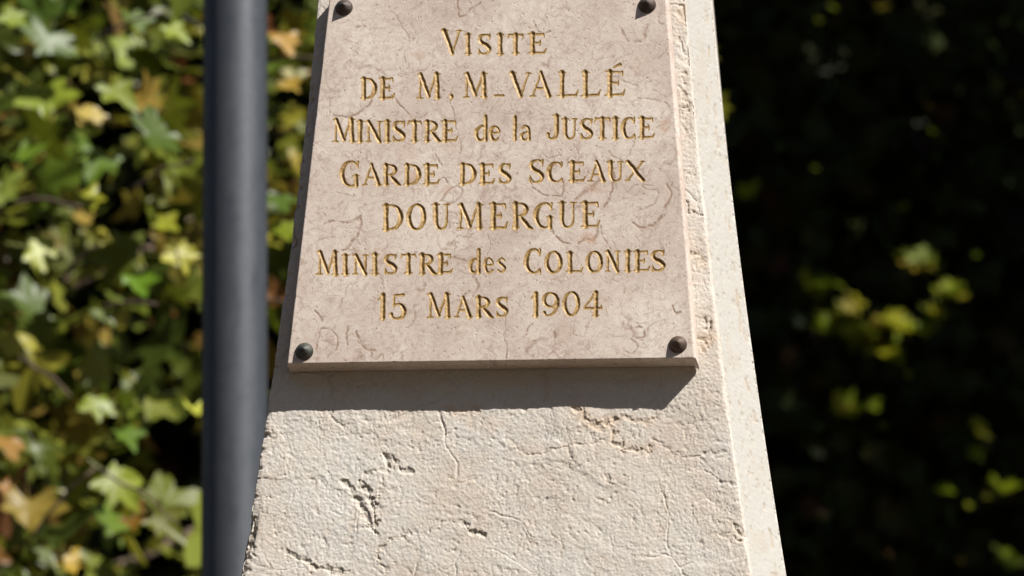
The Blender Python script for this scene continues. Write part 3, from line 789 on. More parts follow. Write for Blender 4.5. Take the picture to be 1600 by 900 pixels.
vein = np.zeros(QX.shape); blotch = np.zeros(QX.shape)
VEINS = [
    ([(716, -5), (714, 12), (718, 27), (723, 27), (736, 15), (752, 2)], 1.4, .8), ([(836, 34), (840, 46), (850, 51), (859, 48)], 1.6, .8),
    ([(972, 48), (980, 60), (992, 66), (1004, 60), (1012, 40)], 2.2, .6), ([(1028, 28), (1030, 38), (1038, 36)], 1.5, .5),
    ([(608, 10), (622, 30), (640, 60)], 1.0, .4), ([(630, 84), (634, 96), (636, 106)], 1.3, .45), ([(555, 42), (566, 40), (576, 48)], 1.6, .5),
    ([(580, 155), (572, 166), (560, 175), (542, 182), (520, 180)], 1.8, .7), ([(520, 150), (516, 162), (514, 180)], 1.2, .5), ([(560, 106), (580, 104), (602, 118)], 1.8, .4),
    ([(610, 150), (622, 160), (636, 176), (650, 196)], 1.2, .8), ([(702, 158), (708, 178), (716, 210), (720, 240)], .8, .7),
    ([(956, 272), (958, 290), (954, 306), (942, 326)], 1.6, .9), ([(1040, 288), (1047, 300), (1046, 312), (1038, 324)], 1.7, .9), ([(1044, 296), (1050, 285)], 1.0, .6),
    ([(828, 280), (832, 292), (844, 300), (862, 306), (876, 304), (880, 284)], 1.1, .7), ([(840, 246), (850, 240), (856, 248), (870, 242), (878, 246)], 1.2, .5),
    ([(900, 312), (916, 300), (930, 292), (938, 280)], 2.4, .6), ([(980, 300), (990, 290), (1010, 288), (1026, 294), (1028, 310), (1016, 324), (1000, 328)], 1.2, .45),
    ([(1000, 288), (1012, 296), (1026, 298)], 1.0, .6), ([(950, 236), (960, 246), (975, 248), (986, 234), (990, 222)], 1.2, .5),
    ([(564, 340), (562, 354), (556, 370), (536, 392)], 1.6, .85), ([(506, 350), (520, 346), (540, 348), (562, 342)], 1.6, .6), ([(490, 380), (500, 376), (520, 370)], 1.4, .4),
    ([(861, 352), (866, 364), (876, 374), (892, 380)], 1.7, .85), ([(904, 380), (914, 374), (926, 374), (934, 362), (936, 345)], 1.8, .7), ([(988, 348), (1000, 356), (1012, 356), (1024, 348), (1034, 334)], 1.8, .75), ([(940, 352), (942, 372), (950, 380)], 1.0, .5),
    ([(788, 486), (789, 510), (790, 530), (793, 562)], .7, .8), ([(762, 364), (766, 380), (762, 400)], .7, .6),
    ([(492, 548), (496, 530), (504, 514), (518, 514), (527, 528), (524, 546), (512, 560)], 1.1, .65), ([(541, 512), (540, 526), (542, 538)], 1.5, .7),
    ([(556, 518), (560, 532), (570, 544), (586, 547)], 2.0, .7), ([(580, 550), (584, 562), (596, 552), (598, 562)], 1.1, .6), ([(492, 486), (500, 494), (504, 500)], 1.5, .7),
    ([(646, 478), (648, 498), (642, 512), (634, 514)], 1.0, .5), ([(600, 455), (599, 440), (596, 430)], 1.0, .5), ([(724, 462), (734, 454)], 1.6, .7), ([(700, 404), (715, 404), (730, 410), (742, 422), (738, 434)], 1.8, .55),
    ([(652, 450), (658, 452), (662, 446)], 3, .5), ([(984, 515), (998, 508), (1006, 514), (1004, 526), (996, 530)], 1.2, .7), ([(984, 530), (996, 540), (988, 552), (978, 548)], 1.0, .5),
    ([(1052, 478), (1056, 488), (1064, 488)], 1.6, .8), ([(816, 528), (826, 512), (832, 506)], 1.2, .6), ([(864, 520), (868, 528)], 1.6, .7), ([(1010, 520), (1016, 506), (1030, 500), (1044, 498)], .9, .4),
    ([(686, 282), (694, 276), (698, 286)], 1.3, .8), ([(680, 242), (690, 256)], 1.2, .7), ([(690, 315), (700, 300), (712, 292), (720, 298), (716, 312), (704, 318), (692, 314)], 1.6, .55),
    ([(946, 120), (962, 122), (976, 126), (998, 134)], 1.4, .4), ([(990, 164), (996, 156), (1020, 156), (1040, 160), (1046, 168)], 1.5, .45), ([(1030, 90), (1040, 84), (1048, 92)], 1.8, .4), ([(1020, 142), (1040, 150), (1050, 146)], 2.0, .35),
    ([(868, 476), (878, 470), (884, 478)], 1.2, .4), ([(524, 300), (536, 305), (552, 308)], 1.1, .4), ([(740, 462), (746, 446), (742, 436)], 1.6, .6),
]
BLOTS = [(1040, 196, 10, 14, .55), (645, 276, 9, 12, .6), (920, 371, 12, 9, .6), (700, 296, 12, 8, .3), (585, 400, 30, 20, .12), (950, 190, 20, 10, .2), (700, 232, 24, 12, .15),
         (1000, 100, 30, 24, .12), (655, 86, 16, 8, .35), (720, 500, 24, 30, .12), (960, 470, 40, 24, .1), (690, 410, 12, 8, .35), (884, 520, 14, 20, .2), (640, 240, 18, 14, .2), (930, 296, 18, 9, .3), (755, 480, 20, 10, .25)]
vr = random.Random(21); NAMED = len(VEINS)
for _ in range(330):
    x = vr.uniform(455, 1085); y = vr.uniform(-10, 565); a_ = vr.uniform(0, 6.28); cur_ = vr.uniform(-.8, .8); pts = [(x, y)]
    for q in range(vr.randint(1, 8)):
        a_ += cur_; q_ = vr.choice((2, 4, 7)); x += q_ * cos(a_); y += q_ * sin(a_); pts.append((x, y))
    VEINS.append((pts, vr.uniform(.35, 1.0), vr.uniform(.1, .5)))
brk = .25 + .75 * sstep(fbm(QX / 5, QY / 5, 251, 3, .6), -.45, .05)
hx = QX + 4 * fbm(QX / 16, QY / 16, 261, 4, .6); hy = QY + 4 * fbm(QX / 16, QY / 16, 271, 4, .6)
for vi, (pts, hw, st_) in enumerate(VEINS):
    xs = [p[0] for p in pts]; ys = [p[1] for p in pts]; win = window(min(xs), max(xs), min(ys), max(ys))
    if win is None: continue
    q = crom([(x, y, 0) for x, y in pts], 4); D = np.full(hx[win].shape, 99.0)
    for p0, p1 in zip(q[:-1], q[1:]):
        dx, dy = p1[0] - p0[0], p1[1] - p0[1]
        t = np.clip(((hx[win] - p0[0]) * dx + (hy[win] - p0[1]) * dy) / (dx * dx + dy * dy + 1e-9), 0, 1)
        D = np.minimum(D, np.hypot(hx[win] - p0[0] - t * dx, hy[win] - p0[1] - t * dy))
    named = vi < NAMED
    val = np.clip(1.35 - D / (hw * (1.25 if named else 1.15)), 0, 1) * min(1, st_ * (1.35 if named else 1)) * brk[win]
    vein[win] = np.maximum(vein[win], val)
for bx0, by0, rx0, ry0, st_ in BLOTS:
    q = ((hx - bx0) / rx0) ** 2 + ((hy - by0) / ry0) ** 2
    blotch = np.maximum(blotch, 1.25 * st_ * np.clip(1.3 - q, 0, 1) * brk)
# tiny natural pits
f1p, _e, cp = worley(QX / 9, QY / 9, 301)
pit = np.clip(1 - f1p / 0.16, 0, 1) * (cp > 0.86) * sstep(fbm(QX / 40, QY / 40, 305, 2), -.1, .3)
vein = np.maximum(vein, pit * 0.8)
inset = -groove - 0.35 * vein * (carve < 0) - 0.7 * pit * (carve < 0) + 0.25 * fbm(QX / 60, QY / 60, 281, 2)
Pf = Pw + N_ * (inset * PX)[..., None]

plaque = empty("marble_plaque", tuple(TARGET + V_ * float(vBL)))
tag(plaque, "beige marble plaque with gilded French inscription bolted to the stone monument", "plaque")
idp = np.arange(NU * NVv).reshape(NVv, NU)
fq = np.stack([idp[:-1, :-1], idp[1:, :-1], idp[1:, 1:], idp[:-1, 1:]], -1).reshape(-1, 4)
fo = owner.ravel()[fq].max(1)
flat = Pf.reshape(-1, 3)
# slab: front sheet minus the letter cells, plus bevel, edges and back
bev = 1.9 * PX; slab_V = list(); rim = np.concatenate([idp[0, :], idp[1:, -1], idp[-1, -2::-1], idp[-2:0:-1, 0]])
cen = np.array([uu.mean(), 0, 0])
rimP = Pw.reshape(-1, 3)[rim]
ru = uu.ravel()[rim]; rv = vv.ravel()[rim]
outu = np.zeros(len(rim)); outv = np.zeros(len(rim))
outv[:NU] = 1; outu[NU - 1:NU + NVv - 1] = 1; outv[NU + NVv - 2:2 * NU + NVv - 2] = -1; outu[2 * NU + NVv - 3:] = -1; outu[0] = -1
chip = 0.5 * fbm(ru / PX / 9, rv / PX / 9, 311, 3) + 0.9 * sstep(fbm(ru / PX / 22, rv / PX / 22, 317, 3), .3, .5)
rings = [rimP]
wob1 = bev * (1 + 0 * chip)
for e_out, e_in in ((bev * 0.7, bev * 0.35), (bev, bev), (bev, T_P - 0.004), (bev * 0.2, T_P - 0.002)):
    ro = (e_out - np.clip(chip, 0, 2) * PX * (0.8 if e_in < T_P - .01 else 0.2))
    ro = ro + (outu > 0) * 5.6 * PX * min(1.0, e_in / .0035)
    rings.append(TARGET + N_ * (T_P - e_in) + np.stack([ru + outu * ro, 0 * ru, 0 * ru], -1) + (rv + outv * ro)[:, None] * V_)
nr = len(rim); base_n = len(flat)
ringidx = [rim] + [base_n + k * nr + np.arange(nr) for k in range(len(rings) - 1)]
sv = np.concatenate([flat] + rings[1:])
sq = []
for k in range(len(rings) - 1):
    A = ringidx[k]; B = ringidx[k + 1]
    sq.append(np.stack([A, np.roll(A, -1), np.roll(B, -1), B], -1))
allq = np.concatenate([fq[fo < 0]] + sq)
# back: one strip of quads between the top and bottom rims
tb = ringidx[-1]; topr = tb[:NU]; botr = tb[NU + NVv - 2: 2 * NU + NVv - 2][::-1]
backq = np.stack([topr[:-1], topr[1:], botr[1:], botr[:-1]], -1)
allq = np.concatenate([allq, backq])
used = np.unique(allq); remap = np.full(len(sv), -1); remap[used] = np.arange(len(used))
z_ = np.zeros(len(sv) - base_n)
mesh_obj("slab", sv[used], remap[allq], MARBLE, plaque,
         attrs={'vein': np.concatenate([vein.ravel(), z_])[used], 'blotch': np.concatenate([blotch.ravel(), z_])[used]})
vf = vein.ravel(); bf = blotch.ravel(); gf = gild.ravel()
for k in range(len(LETTERS)):
    q = fq[fo == k]
    if not len(q): continue
    us = np.unique(q); lut = np.searchsorted(us, q)
    mesh_obj("letter", flat[us], lut, GILT, plaque, attrs={'vein': vf[us], 'blotch': bf[us], 'gild': gf[us]})

# pointed bronze bolt heads
for bxp, byp, btint in ((537, 9.5, (.8, .8, .9)), (1011, 5.5, (.8, .72, .75)), (475, 547, (.75, 1.05, 1.15)), (1059, 536.5, (1.2, 1.05, .95))):
    u0, v0 = face_uv(bxp, byp, T_P + 0.004)
    p = TARGET + N_ * T_P + np.array([u0, 0, 0]) + V_ * v0
    r = 14.3 * PX
    Vb, Fb = lathe(p - N_ * .003, N_, [(0, r), (.0032, r * 1.0), (.0045, r * .96), (.0078, r * .62), (.0105, r * .30), (.0122, r * .10), (.0130, .0004)], 32)
    mesh_obj("bolt", Vb, Fb, BOLT, plaque).color = (*btint, 1)

# ------------------------------------------------------------------ the steel pole behind
YP = 2.2
pa = at(367.5, -40, YP); pb = at(366.0, 940, YP); ax_ = (pa - pb) / (pa - pb)[2]
foot = pb - ax_ * pb[2]
rad = 49.5 * np.linalg.norm(pa - EYE) / FPX
pole = empty("metal_pole", tuple(foot)); tag(pole, "dark grey round metal pole standing left of the stone monument", "pole")
Vp, Fp = lathe(foot, ax_, [(0, rad)] + [(z, rad) for z in np.linspace(.3, 6.5, 12)], 64)
o = mesh_obj("post", Vp, Fp, POLE, pole)
Vp, Fp = lathe(foot, ax_, [(0, rad * 2.2), (.02, rad * 2.2), (.022, rad * 1.25), (.3, rad * 1.2), (.32, rad * 1.01)], 32)
mesh_obj("base_flange", Vp, Fp, POLE, pole)
Vp, Fp = lathe(foot + ax_ * 6.5, ax_, [(0, rad * 1.12), (.04, rad * 1.12), (.07, rad * .8), (.085, rad * .2)], 32)
mesh_obj("post_cap", Vp, Fp, POLE, pole)

# ------------------------------------------------------------------ leaves


def star_leaf(seed, simple=False):
    """five-lobed leaf about 1 unit across lying in the xy plane, tip to +y; returns verts, tris"""
    rr = random.Random(seed); pts = []
    lobes = [(-128, .44), (-66, .56), (0, .64), (66, .56), (128, .44)]
    out = [(-.03, -.16)]
    for i, (ang, ln_) in enumerate(lobes):
        a0 = radians(ang + rr.uniform(-11, 11)); L_ = ln_ * rr.uniform(.72, 1.15)
        if not simple:
            out.append((sin(a0 - .34) * L_ * .68, cos(a0 - .34) * L_ * .68))
            out.append((sin(a0 - .17) * L_ * .84, cos(a0 - .17) * L_ * .84))
        else: out.append((sin(a0 - .30) * L_ * .62, cos(a0 - .30) * L_ * .62))
        out.append((sin(a0) * L_, cos(a0) * L_))
        if not simple: out.append((sin(a0 + .17) * L_ * .84, cos(a0 + .17) * L_ * .84))
        out.append((sin(a0 + .34) * L_ * .68, cos(a0 + .34) * L_ * .68))
        if i < 4:
            am = radians((ang + lobes[i + 1][0]) / 2); out.append((sin(am) * .33, cos(am) * .33))
    out.append((.03, -.16))
    fold = rr.uniform(.05, .65); curl = rr.uniform(-.5, .7)
    V = [(0, 0, 0)]
    for x, y in out:
        r2 = x * x + y * y
        V.append((x, y, fold * abs(x) * .8 - curl * r2 + rr.uniform(-.05, .05)))
    F = [(0, i + 1, i) for i in range(1, len(out))] + [(0, 1, len(out))]
    n0 = len(V)
    if not simple:                                   # stalk
        V += [(-.008, -.14, 0), (.008, -.14, 0), (.006, -.52, -.06), (-.006, -.52, -.06)]; F += [(n0, n0 + 3, n0 + 2), (n0, n0 + 2, n0 + 1)]
    return np.array(V), np.array(F)


def leaf_meshes(mat, n, seed, tag_):
    out = []
    for k in range(n):
        v, f = star_leaf(seed + k)
        me = bpy.data.meshes.new("leaf"); me.from_pydata([tuple(p) for p in v], [], [tuple(q) for q in f.tolist()])
        me.polygons.foreach_set('use_smooth', np.full(len(f), True)); me.materials.append(mat); me.update(); out.append(me)
    return out


def basis(nrm, spin):
    """rotation whose z is nrm and whose -y hangs roughly down, spun"""
    nrm = np.array(nrm, float); nrm /= np.linalg.norm(nrm)
    up = np.array([0, 0, -1.0]); y = up - nrm * (up @ nrm)
    if np.linalg.norm(y) < 1e-3: y = np.array([0, 1.0, 0])
    y /= np.linalg.norm(y); x = np.cross(y, nrm)
    c_, s_ = cos(spin), sin(spin); x2 = c_ * x + s_ * y; y2 = -s_ * x + c_ * y
    return np.stack([x2, y2, nrm], 1)


def leaf_cloud(name, P, size, mat, parent, facing=(0, -.5, .8), spread=.8, seed=1, nshape=5, tones=None, simple=True):
    """all the leaves too many to count, as ONE mesh"""
    rg = np.random.default_rng(seed); shapes = [star_leaf(900 + seed + k, simple) for k in range(nshape)]
    n = len(P); nrm = np.array(facing)[None] + spread * rg.normal(size=(n, 3)); nrm /= np.linalg.norm(nrm, axis=1)[:, None]
    rv_ = rg.normal(size=(n, 3)) * .8 + np.array([0, 0, -1.0]); y = rv_ - nrm * (rv_ * nrm).sum(1)[:, None]; y /= np.linalg.norm(y, axis=1)[:, None]
    x = np.cross(y, nrm); sz = size * rg.uniform(.6, 1.25, n)
    if tones is None: tones = rg.uniform(0, 1, n)
    VS = []; FS = []; TS = []; off = 0
    for k, (sv_, sf_) in enumerate(shapes):
        ids = np.arange(k, n, nshape)
        M = np.stack([x[ids], y[ids], nrm[ids]], 1) * sz[ids][:, None, None]
        W_ = np.einsum('vk,nkc->nvc', sv_, M) + P[ids][:, None, :]
        m_ = len(sv_); VS.append(W_.reshape(-1, 3))
        FS.append((sf_[None] + (np.arange(len(ids)) * m_)[:, None, None] + off).reshape(-1, 3)); off += len(ids) * m_
        TS.append(np.repeat(tones[ids], m_))
    o = mesh_obj(name, np.concatenate(VS), np.concatenate(FS), mat, parent, attrs={'tone': np.concatenate(TS)})
    o['kind'] = 'stuff'
    return o


def limb(p0, p1, r0, r1, sag=0.15, n=9, seed=0):
    rr = random.Random(seed); p0 = np.array(p0, float); p1 = np.array(p1, float); P = []
    L_ = np.linalg.norm(p1 - p0)
    for i in range(n):
        t = i / (n - 1); q = p0 + (p1 - p0) * t + np.array([0, 0, sag * L_ * sin(pi * t)])
        q = q + np.array([rr.uniform(-1, 1) for _ in range(3)]) * .025 * L_ * (0 < i < n - 1); P.append(q)
    return tube(P, [r0 + (r1 - r0) * (i / (n - 1)) for i in range(n)], 10)


# ---- left tree: sunlit star-shaped leaves turning yellow
tl = (-3.1, 4.4, 0.0)
tree_l = empty("sweetgum_tree", tl)
tag(tree_l, "sunlit green and yellow tree with star-shaped leaves behind the grey pole", "tree")
V, F = tube([(-3.1, 4.4, -.1), (-3.08, 4.42, .5), (-3.0, 4.4, 1.6), (-2.95, 4.45, 3.0), (-2.9, 4.4, 4.6), (-2.85, 4.5, 6.4)], [.2, .15, .12, .10, .08, .03], 14)
mesh_obj("trunk", V, F, BARK, tree_l)
limbs = [((-3.0, 4.4, 2.4), (-1.6, 5.9, 4.2), .05, .012), ((-2.97, 4.45, 3.0), (-1.3, 6.2, 4.6), .05, .010), ((-2.9, 4.4, 3.8), (-1.2, 6.2, 5.4), .05, .010),
         ((-2.9, 4.4, 4.4), (-1.2, 3.6, 5.4), .055, .010), ((-2.9, 4.4, 4.9), (-.6, 4.3, 6.0), .05, .010), ((-2.95, 4.4, 3.4), (-3.4, 2.9, 4.6), .05, .010), ((-2.9, 4.4, 5.2), (-3.8, 4.6, 6.3), .05, .010),
         ((-2.97, 4.4, 3.2), (-2.0, 5.6, 4.9), .05, .010), ((-2.9, 4.4, 4.0), (-4.2, 4.9, 5.2), .05, .010)]
for i, (p0, p1, r0, r1) in enumerate(limbs):
    v_, f_ = limb(p0, p1, r0, r1, .06, 9, i); mesh_obj("branch", v_, f_, BARK, tree_l)
TW = [((20, 318), (125, 322), 3.35, .0055), ((418, 96), (492, 90), 3.4, .005), ((160, 480), (245, 476), 3.3, .004), ((90, 440), (150, 385), 3.3, .004), ((415, 470), (445, 474), 3.3, .004),
      ((150, 60), (260, 20), 3.5, .004), ((30, 560), (110, 620), 3.5, .004), ((200, 300), (300, 250), 3.5, .004), ((40, 850), (150, 730), 3.4, .004), ((150, 730), (280, 820), 3.2, .003)]
for i, (q0, q1, Y_, r_) in enumerate(TW):
    v_, f_ = limb(at(q0[0], q0[1], Y_), at(q1[0], q1[1], Y_ - .05), r_, r_ * .6, .05, 7, 40 + i); mesh_obj("twig", v_, f_, BARK, tree_l)
LM = leaf_meshes(LEAF_L, 16, 100, 'l')
VOIDS = [(230, 30, 26), (175, 68, 18), (185, 190, 36), (130, 225, 28), (303, 125, 22), (115, 447, 28), (100, 500, 36), (172, 447, 18), (250, 520, 46), (300, 365, 20), (140, 535, 26),
         (10, 650, 20), (150, 640, 15), (262, 722, 50), (272, 665, 30), (195, 858, 34), (40, 882, 28), (268, 870, 46), (445, 215, 32), (440, 420, 26), (445, 520, 34), (440, 12, 22), (60, 60, 16), (300, 560, 30), (290, 470, 24), (90, 350, 14), (310, 790, 22)]
HERO = [  # x, y, size (measured), tint, spin
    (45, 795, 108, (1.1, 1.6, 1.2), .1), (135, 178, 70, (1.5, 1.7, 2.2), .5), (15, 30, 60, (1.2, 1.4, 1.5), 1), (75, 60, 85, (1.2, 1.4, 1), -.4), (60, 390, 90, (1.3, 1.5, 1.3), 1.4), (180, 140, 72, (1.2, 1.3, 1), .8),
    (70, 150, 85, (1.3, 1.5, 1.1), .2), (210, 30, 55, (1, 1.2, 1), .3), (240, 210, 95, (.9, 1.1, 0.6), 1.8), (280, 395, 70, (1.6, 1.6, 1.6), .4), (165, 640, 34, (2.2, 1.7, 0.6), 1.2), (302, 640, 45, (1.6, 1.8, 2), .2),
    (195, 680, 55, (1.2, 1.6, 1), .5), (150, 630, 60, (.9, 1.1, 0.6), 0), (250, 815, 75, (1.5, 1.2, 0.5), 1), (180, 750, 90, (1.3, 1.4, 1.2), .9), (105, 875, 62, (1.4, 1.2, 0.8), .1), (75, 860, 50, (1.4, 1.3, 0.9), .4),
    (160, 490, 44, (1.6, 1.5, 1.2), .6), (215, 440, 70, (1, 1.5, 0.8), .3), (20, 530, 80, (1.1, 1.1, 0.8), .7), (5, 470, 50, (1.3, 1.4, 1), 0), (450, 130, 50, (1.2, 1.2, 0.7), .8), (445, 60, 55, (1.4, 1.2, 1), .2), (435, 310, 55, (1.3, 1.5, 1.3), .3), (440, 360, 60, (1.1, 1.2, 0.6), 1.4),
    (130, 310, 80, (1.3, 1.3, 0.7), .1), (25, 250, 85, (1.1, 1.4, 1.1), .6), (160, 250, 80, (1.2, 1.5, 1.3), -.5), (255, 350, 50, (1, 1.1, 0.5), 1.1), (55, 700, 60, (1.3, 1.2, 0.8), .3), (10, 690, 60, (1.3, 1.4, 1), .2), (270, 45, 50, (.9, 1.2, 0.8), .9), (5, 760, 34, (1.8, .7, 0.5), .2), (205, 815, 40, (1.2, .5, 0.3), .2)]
hr = random.Random(77); nleaf = 0


def put_leaf(pos, size, nrm, spin, tint=None, lib=None, parent=None):
    o = bpy.data.objects.new("leaf", hr.choice(lib)); COL.objects.link(o); o.parent = parent
    B = basis(nrm, spin) * size; loc = np.array(pos) - np.array(parent.location)
    o.matrix_local = Matrix([list(B[i]) + [loc[i]] for i in range(3)] + [[0, 0, 0, 1]])
    if tint: o.color = (*tint, 1)
    return o


def unit_at(Y): return (Y - EYE[1]) / _d[1] / FPX


for (x, y, s, tint, sp) in HERO:
    Y_ = hr.uniform(3.35, 3.6); p = at(x, y, Y_)
    put_leaf(p, s * unit_at(Y_) * 1.12, (hr.uniform(.0, .7), -1, hr.uniform(.25, 1.0)), sp, tint, LM, tree_l); nleaf += 1
while nleaf < 300:
    x = hr.uniform(-60, 560); y = hr.uniform(-60, 960)
    if 325 < x < 405 and hr.random() < .8: continue
    if any((x - a) ** 2 + (y - b) ** 2 < (c * 1.15) ** 2 for a, b, c in VOIDS) and hr.random() < .93: continue
    Y_ = hr.uniform(3.6, 4.4); p = at(x, y, Y_); s = hr.choice((.08, .10, .125, .15, .18)) * hr.uniform(.85, 1.1)
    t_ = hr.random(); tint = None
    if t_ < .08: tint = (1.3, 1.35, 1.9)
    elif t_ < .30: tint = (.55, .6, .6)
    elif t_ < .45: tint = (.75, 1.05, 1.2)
    put_leaf(p, s, (hr.uniform(-.9, 1.3), -hr.uniform(.2, 1.2), hr.uniform(-.6, 1.6)), hr.uniform(-2.2, 2.2), tint, LM, tree_l); nleaf += 1
# the rest of the crown, an ellipsoidal volume with clumps
rg = np.random.default_rng(5)


def clumps(n, centre, rad_, k, cr, seed, keep=None):
    g = np.random.default_rng(seed); c = g.normal(size=(k, 3)); c /= np.linalg.norm(c, axis=1)[:, None]
    c *= (g.uniform(.15, 1, k) ** .45)[:, None]; c = c * np.array(rad_) + np.array(centre)
    P = c[g.integers(0, k, n)] + g.normal(size=(n, 3)) * cr
    if keep is not None: P = P[keep(P)]
    return P


def in_voids(P):
    mx, my = measure(P); bad = np.zeros(len(P), bool)
    for a, b, c in VOIDS: bad |= ((mx - a) ** 2 + (my - b) ** 2 < (c * 1.1) ** 2)
    return bad & (P[:, 1] < 5.0)


Pl = clumps(9500, (-2.5, 4.6, 4.9), (2.2, 1.3, 1.9), 150, .22, 31)
mx, my = measure(Pl)
vis = (mx > -40) & (mx < 620) & (my > -60) & (my < 980)
Pl = Pl[~in_voids(Pl) & (Pl[:, 1] > 3.15) & ~(vis & ((Pl[:, 1] < 4.6) | (rg.uniform(0, 1, len(Pl)) < .30))) & ~((Pl[:, 0] > -.35) & (Pl[:, 1] < 3.9))]
leaf_cloud("leaves", Pl, .105, LEAF_L, tree_l, seed=3)

# ---- right tree: deep shade under its own broad crown
RT = (3.3, 9.0, 0.0)
tree_r = empty("shaded_tree", RT)
tag(tree_r, "dark tree in deep shade right of the monument, a few leaves catching sun", "tree")
V, F = tube([(3.3, 9.0, -.1), (3.25, 9.0, .8), (3.1, 8.9, 3), (3.0, 8.8, 6), (2.8, 8.6, 9.5)], [.36, .28, .23, .19, .08], 14)
mesh_obj("trunk", V, F, BARK, tree_r)
for i, (p0, p1, r0, r1) in enumerate([((3.05, 8.85, 5), (.9, 9.2, 5.9), .07, .012), ((3.0, 8.8, 4.5), (.5, 9.4, 5.2), .06, .01), ((3.0, 8.8, 6.2), (1.0, 6.6, 8.6), .10, .02), ((2.9, 8.7, 7.4), (3.6, 5.6, 9.6), .10, .02),
                                      ((2.9, 8.7, 8), (.2, 8.4, 10.3), .09, .02), ((2.9, 8.7, 8.2), (5.2, 8.0, 10.4), .09, .02)]):
    v_, f_ = limb(p0, p1, r0, r1, .05, 9, 60 + i); mesh_obj("branch", v_, f_, BARK, tree_r)
# patches that the sun reaches: (x, y, radius, strength), seen at depth YS
YS = 8.3
LIT = [(1272, 455, 24), (1330, 478, 14), (1290, 505, 18), (1320, 520, 16), (1358, 515, 26), (1385, 500, 16), (1412, 515, 18), (1440, 515, 14), (1450, 405, 20), (1495, 458, 20), (1465, 488, 12), (1400, 392, 9), (1525, 397, 9),
       (1383, 545, 12), (1418, 588, 10), (1310, 634, 12), (1328, 636, 14), (1358, 636, 12), (1527, 665, 16), (1524, 705, 12), (1472, 764, 14), (1545, 775, 9), (1565, 762, 16), (1514, 790, 9), (1390, 864, 9), (1580, 872, 18), (1500, 876, 10),
       (1302, 12, 11), (1278, 32, 9), (1375, 10, 14), (1148, 3, 9), (1272, 262, 8), (1160, 305, 12), (1450, 165, 10), (1455, 205, 8), (1597, 150, 8), (1382, 665, 9)]
lit_P = [at(x, y, YS) for x, y, r in LIT]; lit_R = [r * unit_at(YS) for x, y, r in LIT]


def clear_of_sunbeams(P, grow=1.0):
    ok = np.ones(len(P), bool)
    for q, r in zip(lit_P, lit_R):
        w_ = P - q; t = w_ @ SUN; dist = np.linalg.norm(w_ - t[:, None] * SUN, axis=1)
        ok &= ~((t > 0.08) & (dist < r * grow + .03))
    return ok


def blocks_front(P):
    """True where a leaf would stand between the camera and the leaves at depth YS"""
    mx_, my_ = measure(P)
    return (P[:, 1] < YS + .12) & (mx_ > 1050) & (mx_ < 1700) & (my_ > -100) & (my_ < 1000)


Pc = clumps(17000, (2.5, 7.0, 9.9), (3.4, 2.9, 1.25), 210, .30, 51)
leaf_cloud("crown", Pc[clear_of_sunbeams(Pc)], .19, LEAF_SHADE, tree_r, seed=6, nshape=4)
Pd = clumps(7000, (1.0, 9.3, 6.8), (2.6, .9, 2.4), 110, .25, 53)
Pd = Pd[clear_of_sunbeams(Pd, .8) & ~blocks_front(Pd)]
leaf_cloud("leaves", Pd, .12, LEAF_SHADE, tree_r, seed=8, nshape=4)
RM = leaf_meshes(LEAF_SUN, 5, 300, 'r'); RD = leaf_meshes(LEAF_SHADE, 4, 340, 'd'); nr_ = 0  # one tree's leaves in a sunlit and a shaded colour
for (x, y, r), q in zip(LIT, lit_P):
    for k in range(max(1, int(r / (4 if 380 < y < 560 else 9)))):
        s = min(.13, r * unit_at(YS) * hr.uniform(1.5, 2.1)) if r < 12 else hr.uniform(.07, .12)
        j = 0 if k == 0 else r * .6
        p = at(x + hr.uniform(-j, j), y + hr.uniform(-j, j), YS + hr.uniform(-.05, .05))
        put_leaf(p, s, (hr.uniform(0, .9), -hr.uniform(.6, 1.1), hr.uniform(.2, 1.1)), hr.uniform(-1.5, 1.5), None, RM, tree_r); nr_ += 1
while nr_ < 300:
    x = hr.uniform(1150, 1640); y = hr.uniform(-40, 940)
    put_leaf(at(x, y, YS + hr.uniform(.15, .6)), hr.uniform(.08, .13), (hr.uniform(-.6, 1), -hr.uniform(.5, 1.1), hr.uniform(-.2, 1.2)), hr.uniform(-1.6, 1.6), None, RD, tree_r); nr_ += 1

# ---- darker trees closing the view
for i, (x, y, h, w, nl, lab) in enumerate([(-4.6, 10.5, 10.5, 2.7, 8000, "dark broad tree at far left behind the sweetgum tree"), (-.9, 11.2, 12.5, 2.9, 10000, "tall dark tree hidden directly behind the stone monument"),
                                           (3.4, 12.6, 12.0, 3.0, 9000, "dark tree deep in the shade at far right")]):
    tr = empty("background_tree", (x, y, 0)); tag(tr, lab, "tree", "dark trees closing the view behind the monument")
    V, F = tube([(x, y, -.1), (x, y, .8), (x + .1, y, h * .4), (x, y + .1, h * .85)], [.34, .26, .2, .06], 12); mesh_obj("trunk", V, F, BARK, tr)
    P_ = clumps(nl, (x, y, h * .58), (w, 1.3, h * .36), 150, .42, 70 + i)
    leaf_cloud("crown", P_, .26, LEAF_SHADE, tr, seed=20 + i, nshape=3)

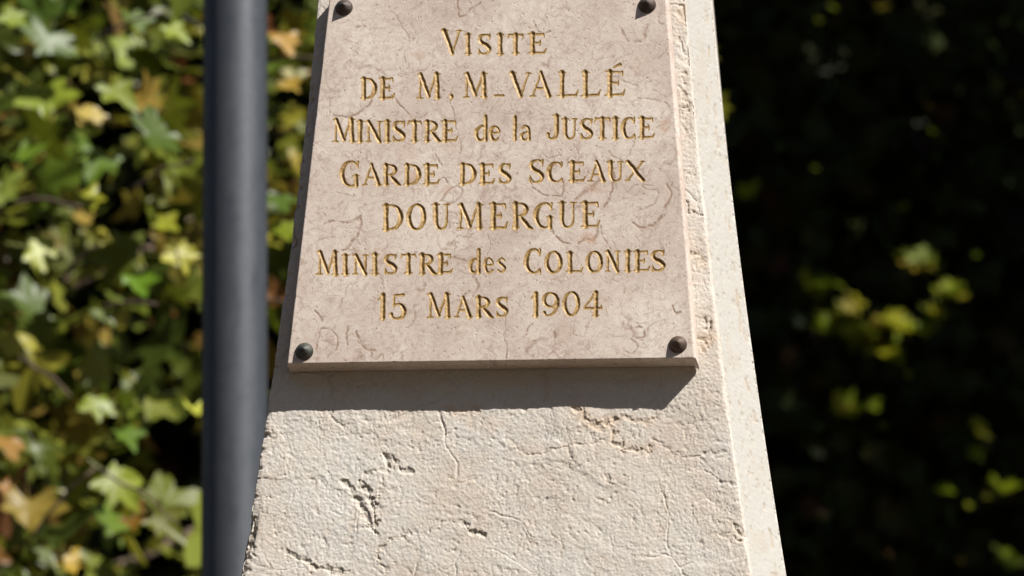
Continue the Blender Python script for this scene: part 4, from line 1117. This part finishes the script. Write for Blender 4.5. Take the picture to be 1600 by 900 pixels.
# ---- far wood: an undulating dark mass with leaves on it
gx_, gz_ = np.meshgrid(np.linspace(-26, 26, 120), np.linspace(-.1, 15, 50))
yy_ = 16 + 1.6 * fbm(gx_ / 3, gz_ / 2.5, 401, 4) + .02 * (gz_ - 4) ** 2
Pm = np.stack([gx_, yy_, gz_ * (1 + .12 * fbm(gx_ / 4, gx_ * 0, 411, 3))], -1)
im = np.arange(Pm.shape[0] * Pm.shape[1]).reshape(Pm.shape[:2])
qm = np.stack([im[:-1, :-1], im[:-1, 1:], im[1:, 1:], im[1:, :-1]], -1).reshape(-1, 4)
wood = empty("woodland", (0, 16, 0)); tag(wood, "dark unlit wood far behind all the trees", "woodland", kind='stuff')
w1 = mesh_obj("thicket", Pm.reshape(-1, 3), qm, LEAF_SHADE, wood); w1['kind'] = 'stuff'
pick = rg.integers(0, Pm.shape[0] * Pm.shape[1], 14000)
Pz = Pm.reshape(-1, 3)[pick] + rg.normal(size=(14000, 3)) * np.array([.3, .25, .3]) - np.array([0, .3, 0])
leaf_cloud("leaves", Pz, .40, LEAF_SHADE, wood, seed=30, nshape=3)

# ---- unseen trees added around the camera side to block sky light and deepen shade
SHADE_TREES = [(-13.5, -9.0, 12.5, 3.6, "unseen dense tree added at near left to deepen the shade"), (-7.0, -14.5, 13.0, 3.8, "unseen dense tree added behind the camera, left of the middle, to deepen the shade"),
      (0.8, -16.5, 13.5, 3.9, "unseen dense tree added straight behind the camera to deepen the shade"), (8.6, -15.8, 13.0, 3.8, "unseen dense tree added behind the camera, right of the middle, to deepen the shade"),
      (15.5, -9.5, 12.5, 3.7, "unseen dense tree added at near right to deepen the shade"), (-16.0, -1.5, 12.0, 3.6, "unseen dense tree added far left of the monument to deepen the shade"), (17.5, -1.0, 12.0, 3.6, "unseen dense tree added far right of the monument to deepen the shade")]
V, F = tube([(0, 0, -.1), (.02, 0, .6), (.05, .05, 3), (0, .1, 7), (.1, 0, 10.5)], [.38, .29, .24, .18, .06], 12)
first = None
for i, (x, y, h, w, lab) in enumerate(SHADE_TREES):
    t_ = empty("added_shade_tree", (x, y, 0)); tag(t_, lab, "tree", "unseen trees added to deepen the shade")
    if first is None:
        a_ = mesh_obj("trunk", V, F, BARK, t_, keep_world=False)
        Pq = clumps(9000, (0, 0, 7.0), (3.9, 3.4, 4.9), 170, .5, 90)
        b_o = leaf_cloud("crown", Pq + np.array([x, y, 0]), .36, LEAF_SHADE, t_, seed=44, nshape=3); first = (a_, b_o)
    else:
        for src in first:
            cpy = src.copy(); cpy.parent = t_; COL.objects.link(cpy)
    t_.rotation_euler = (0, 0, i * 1.3)
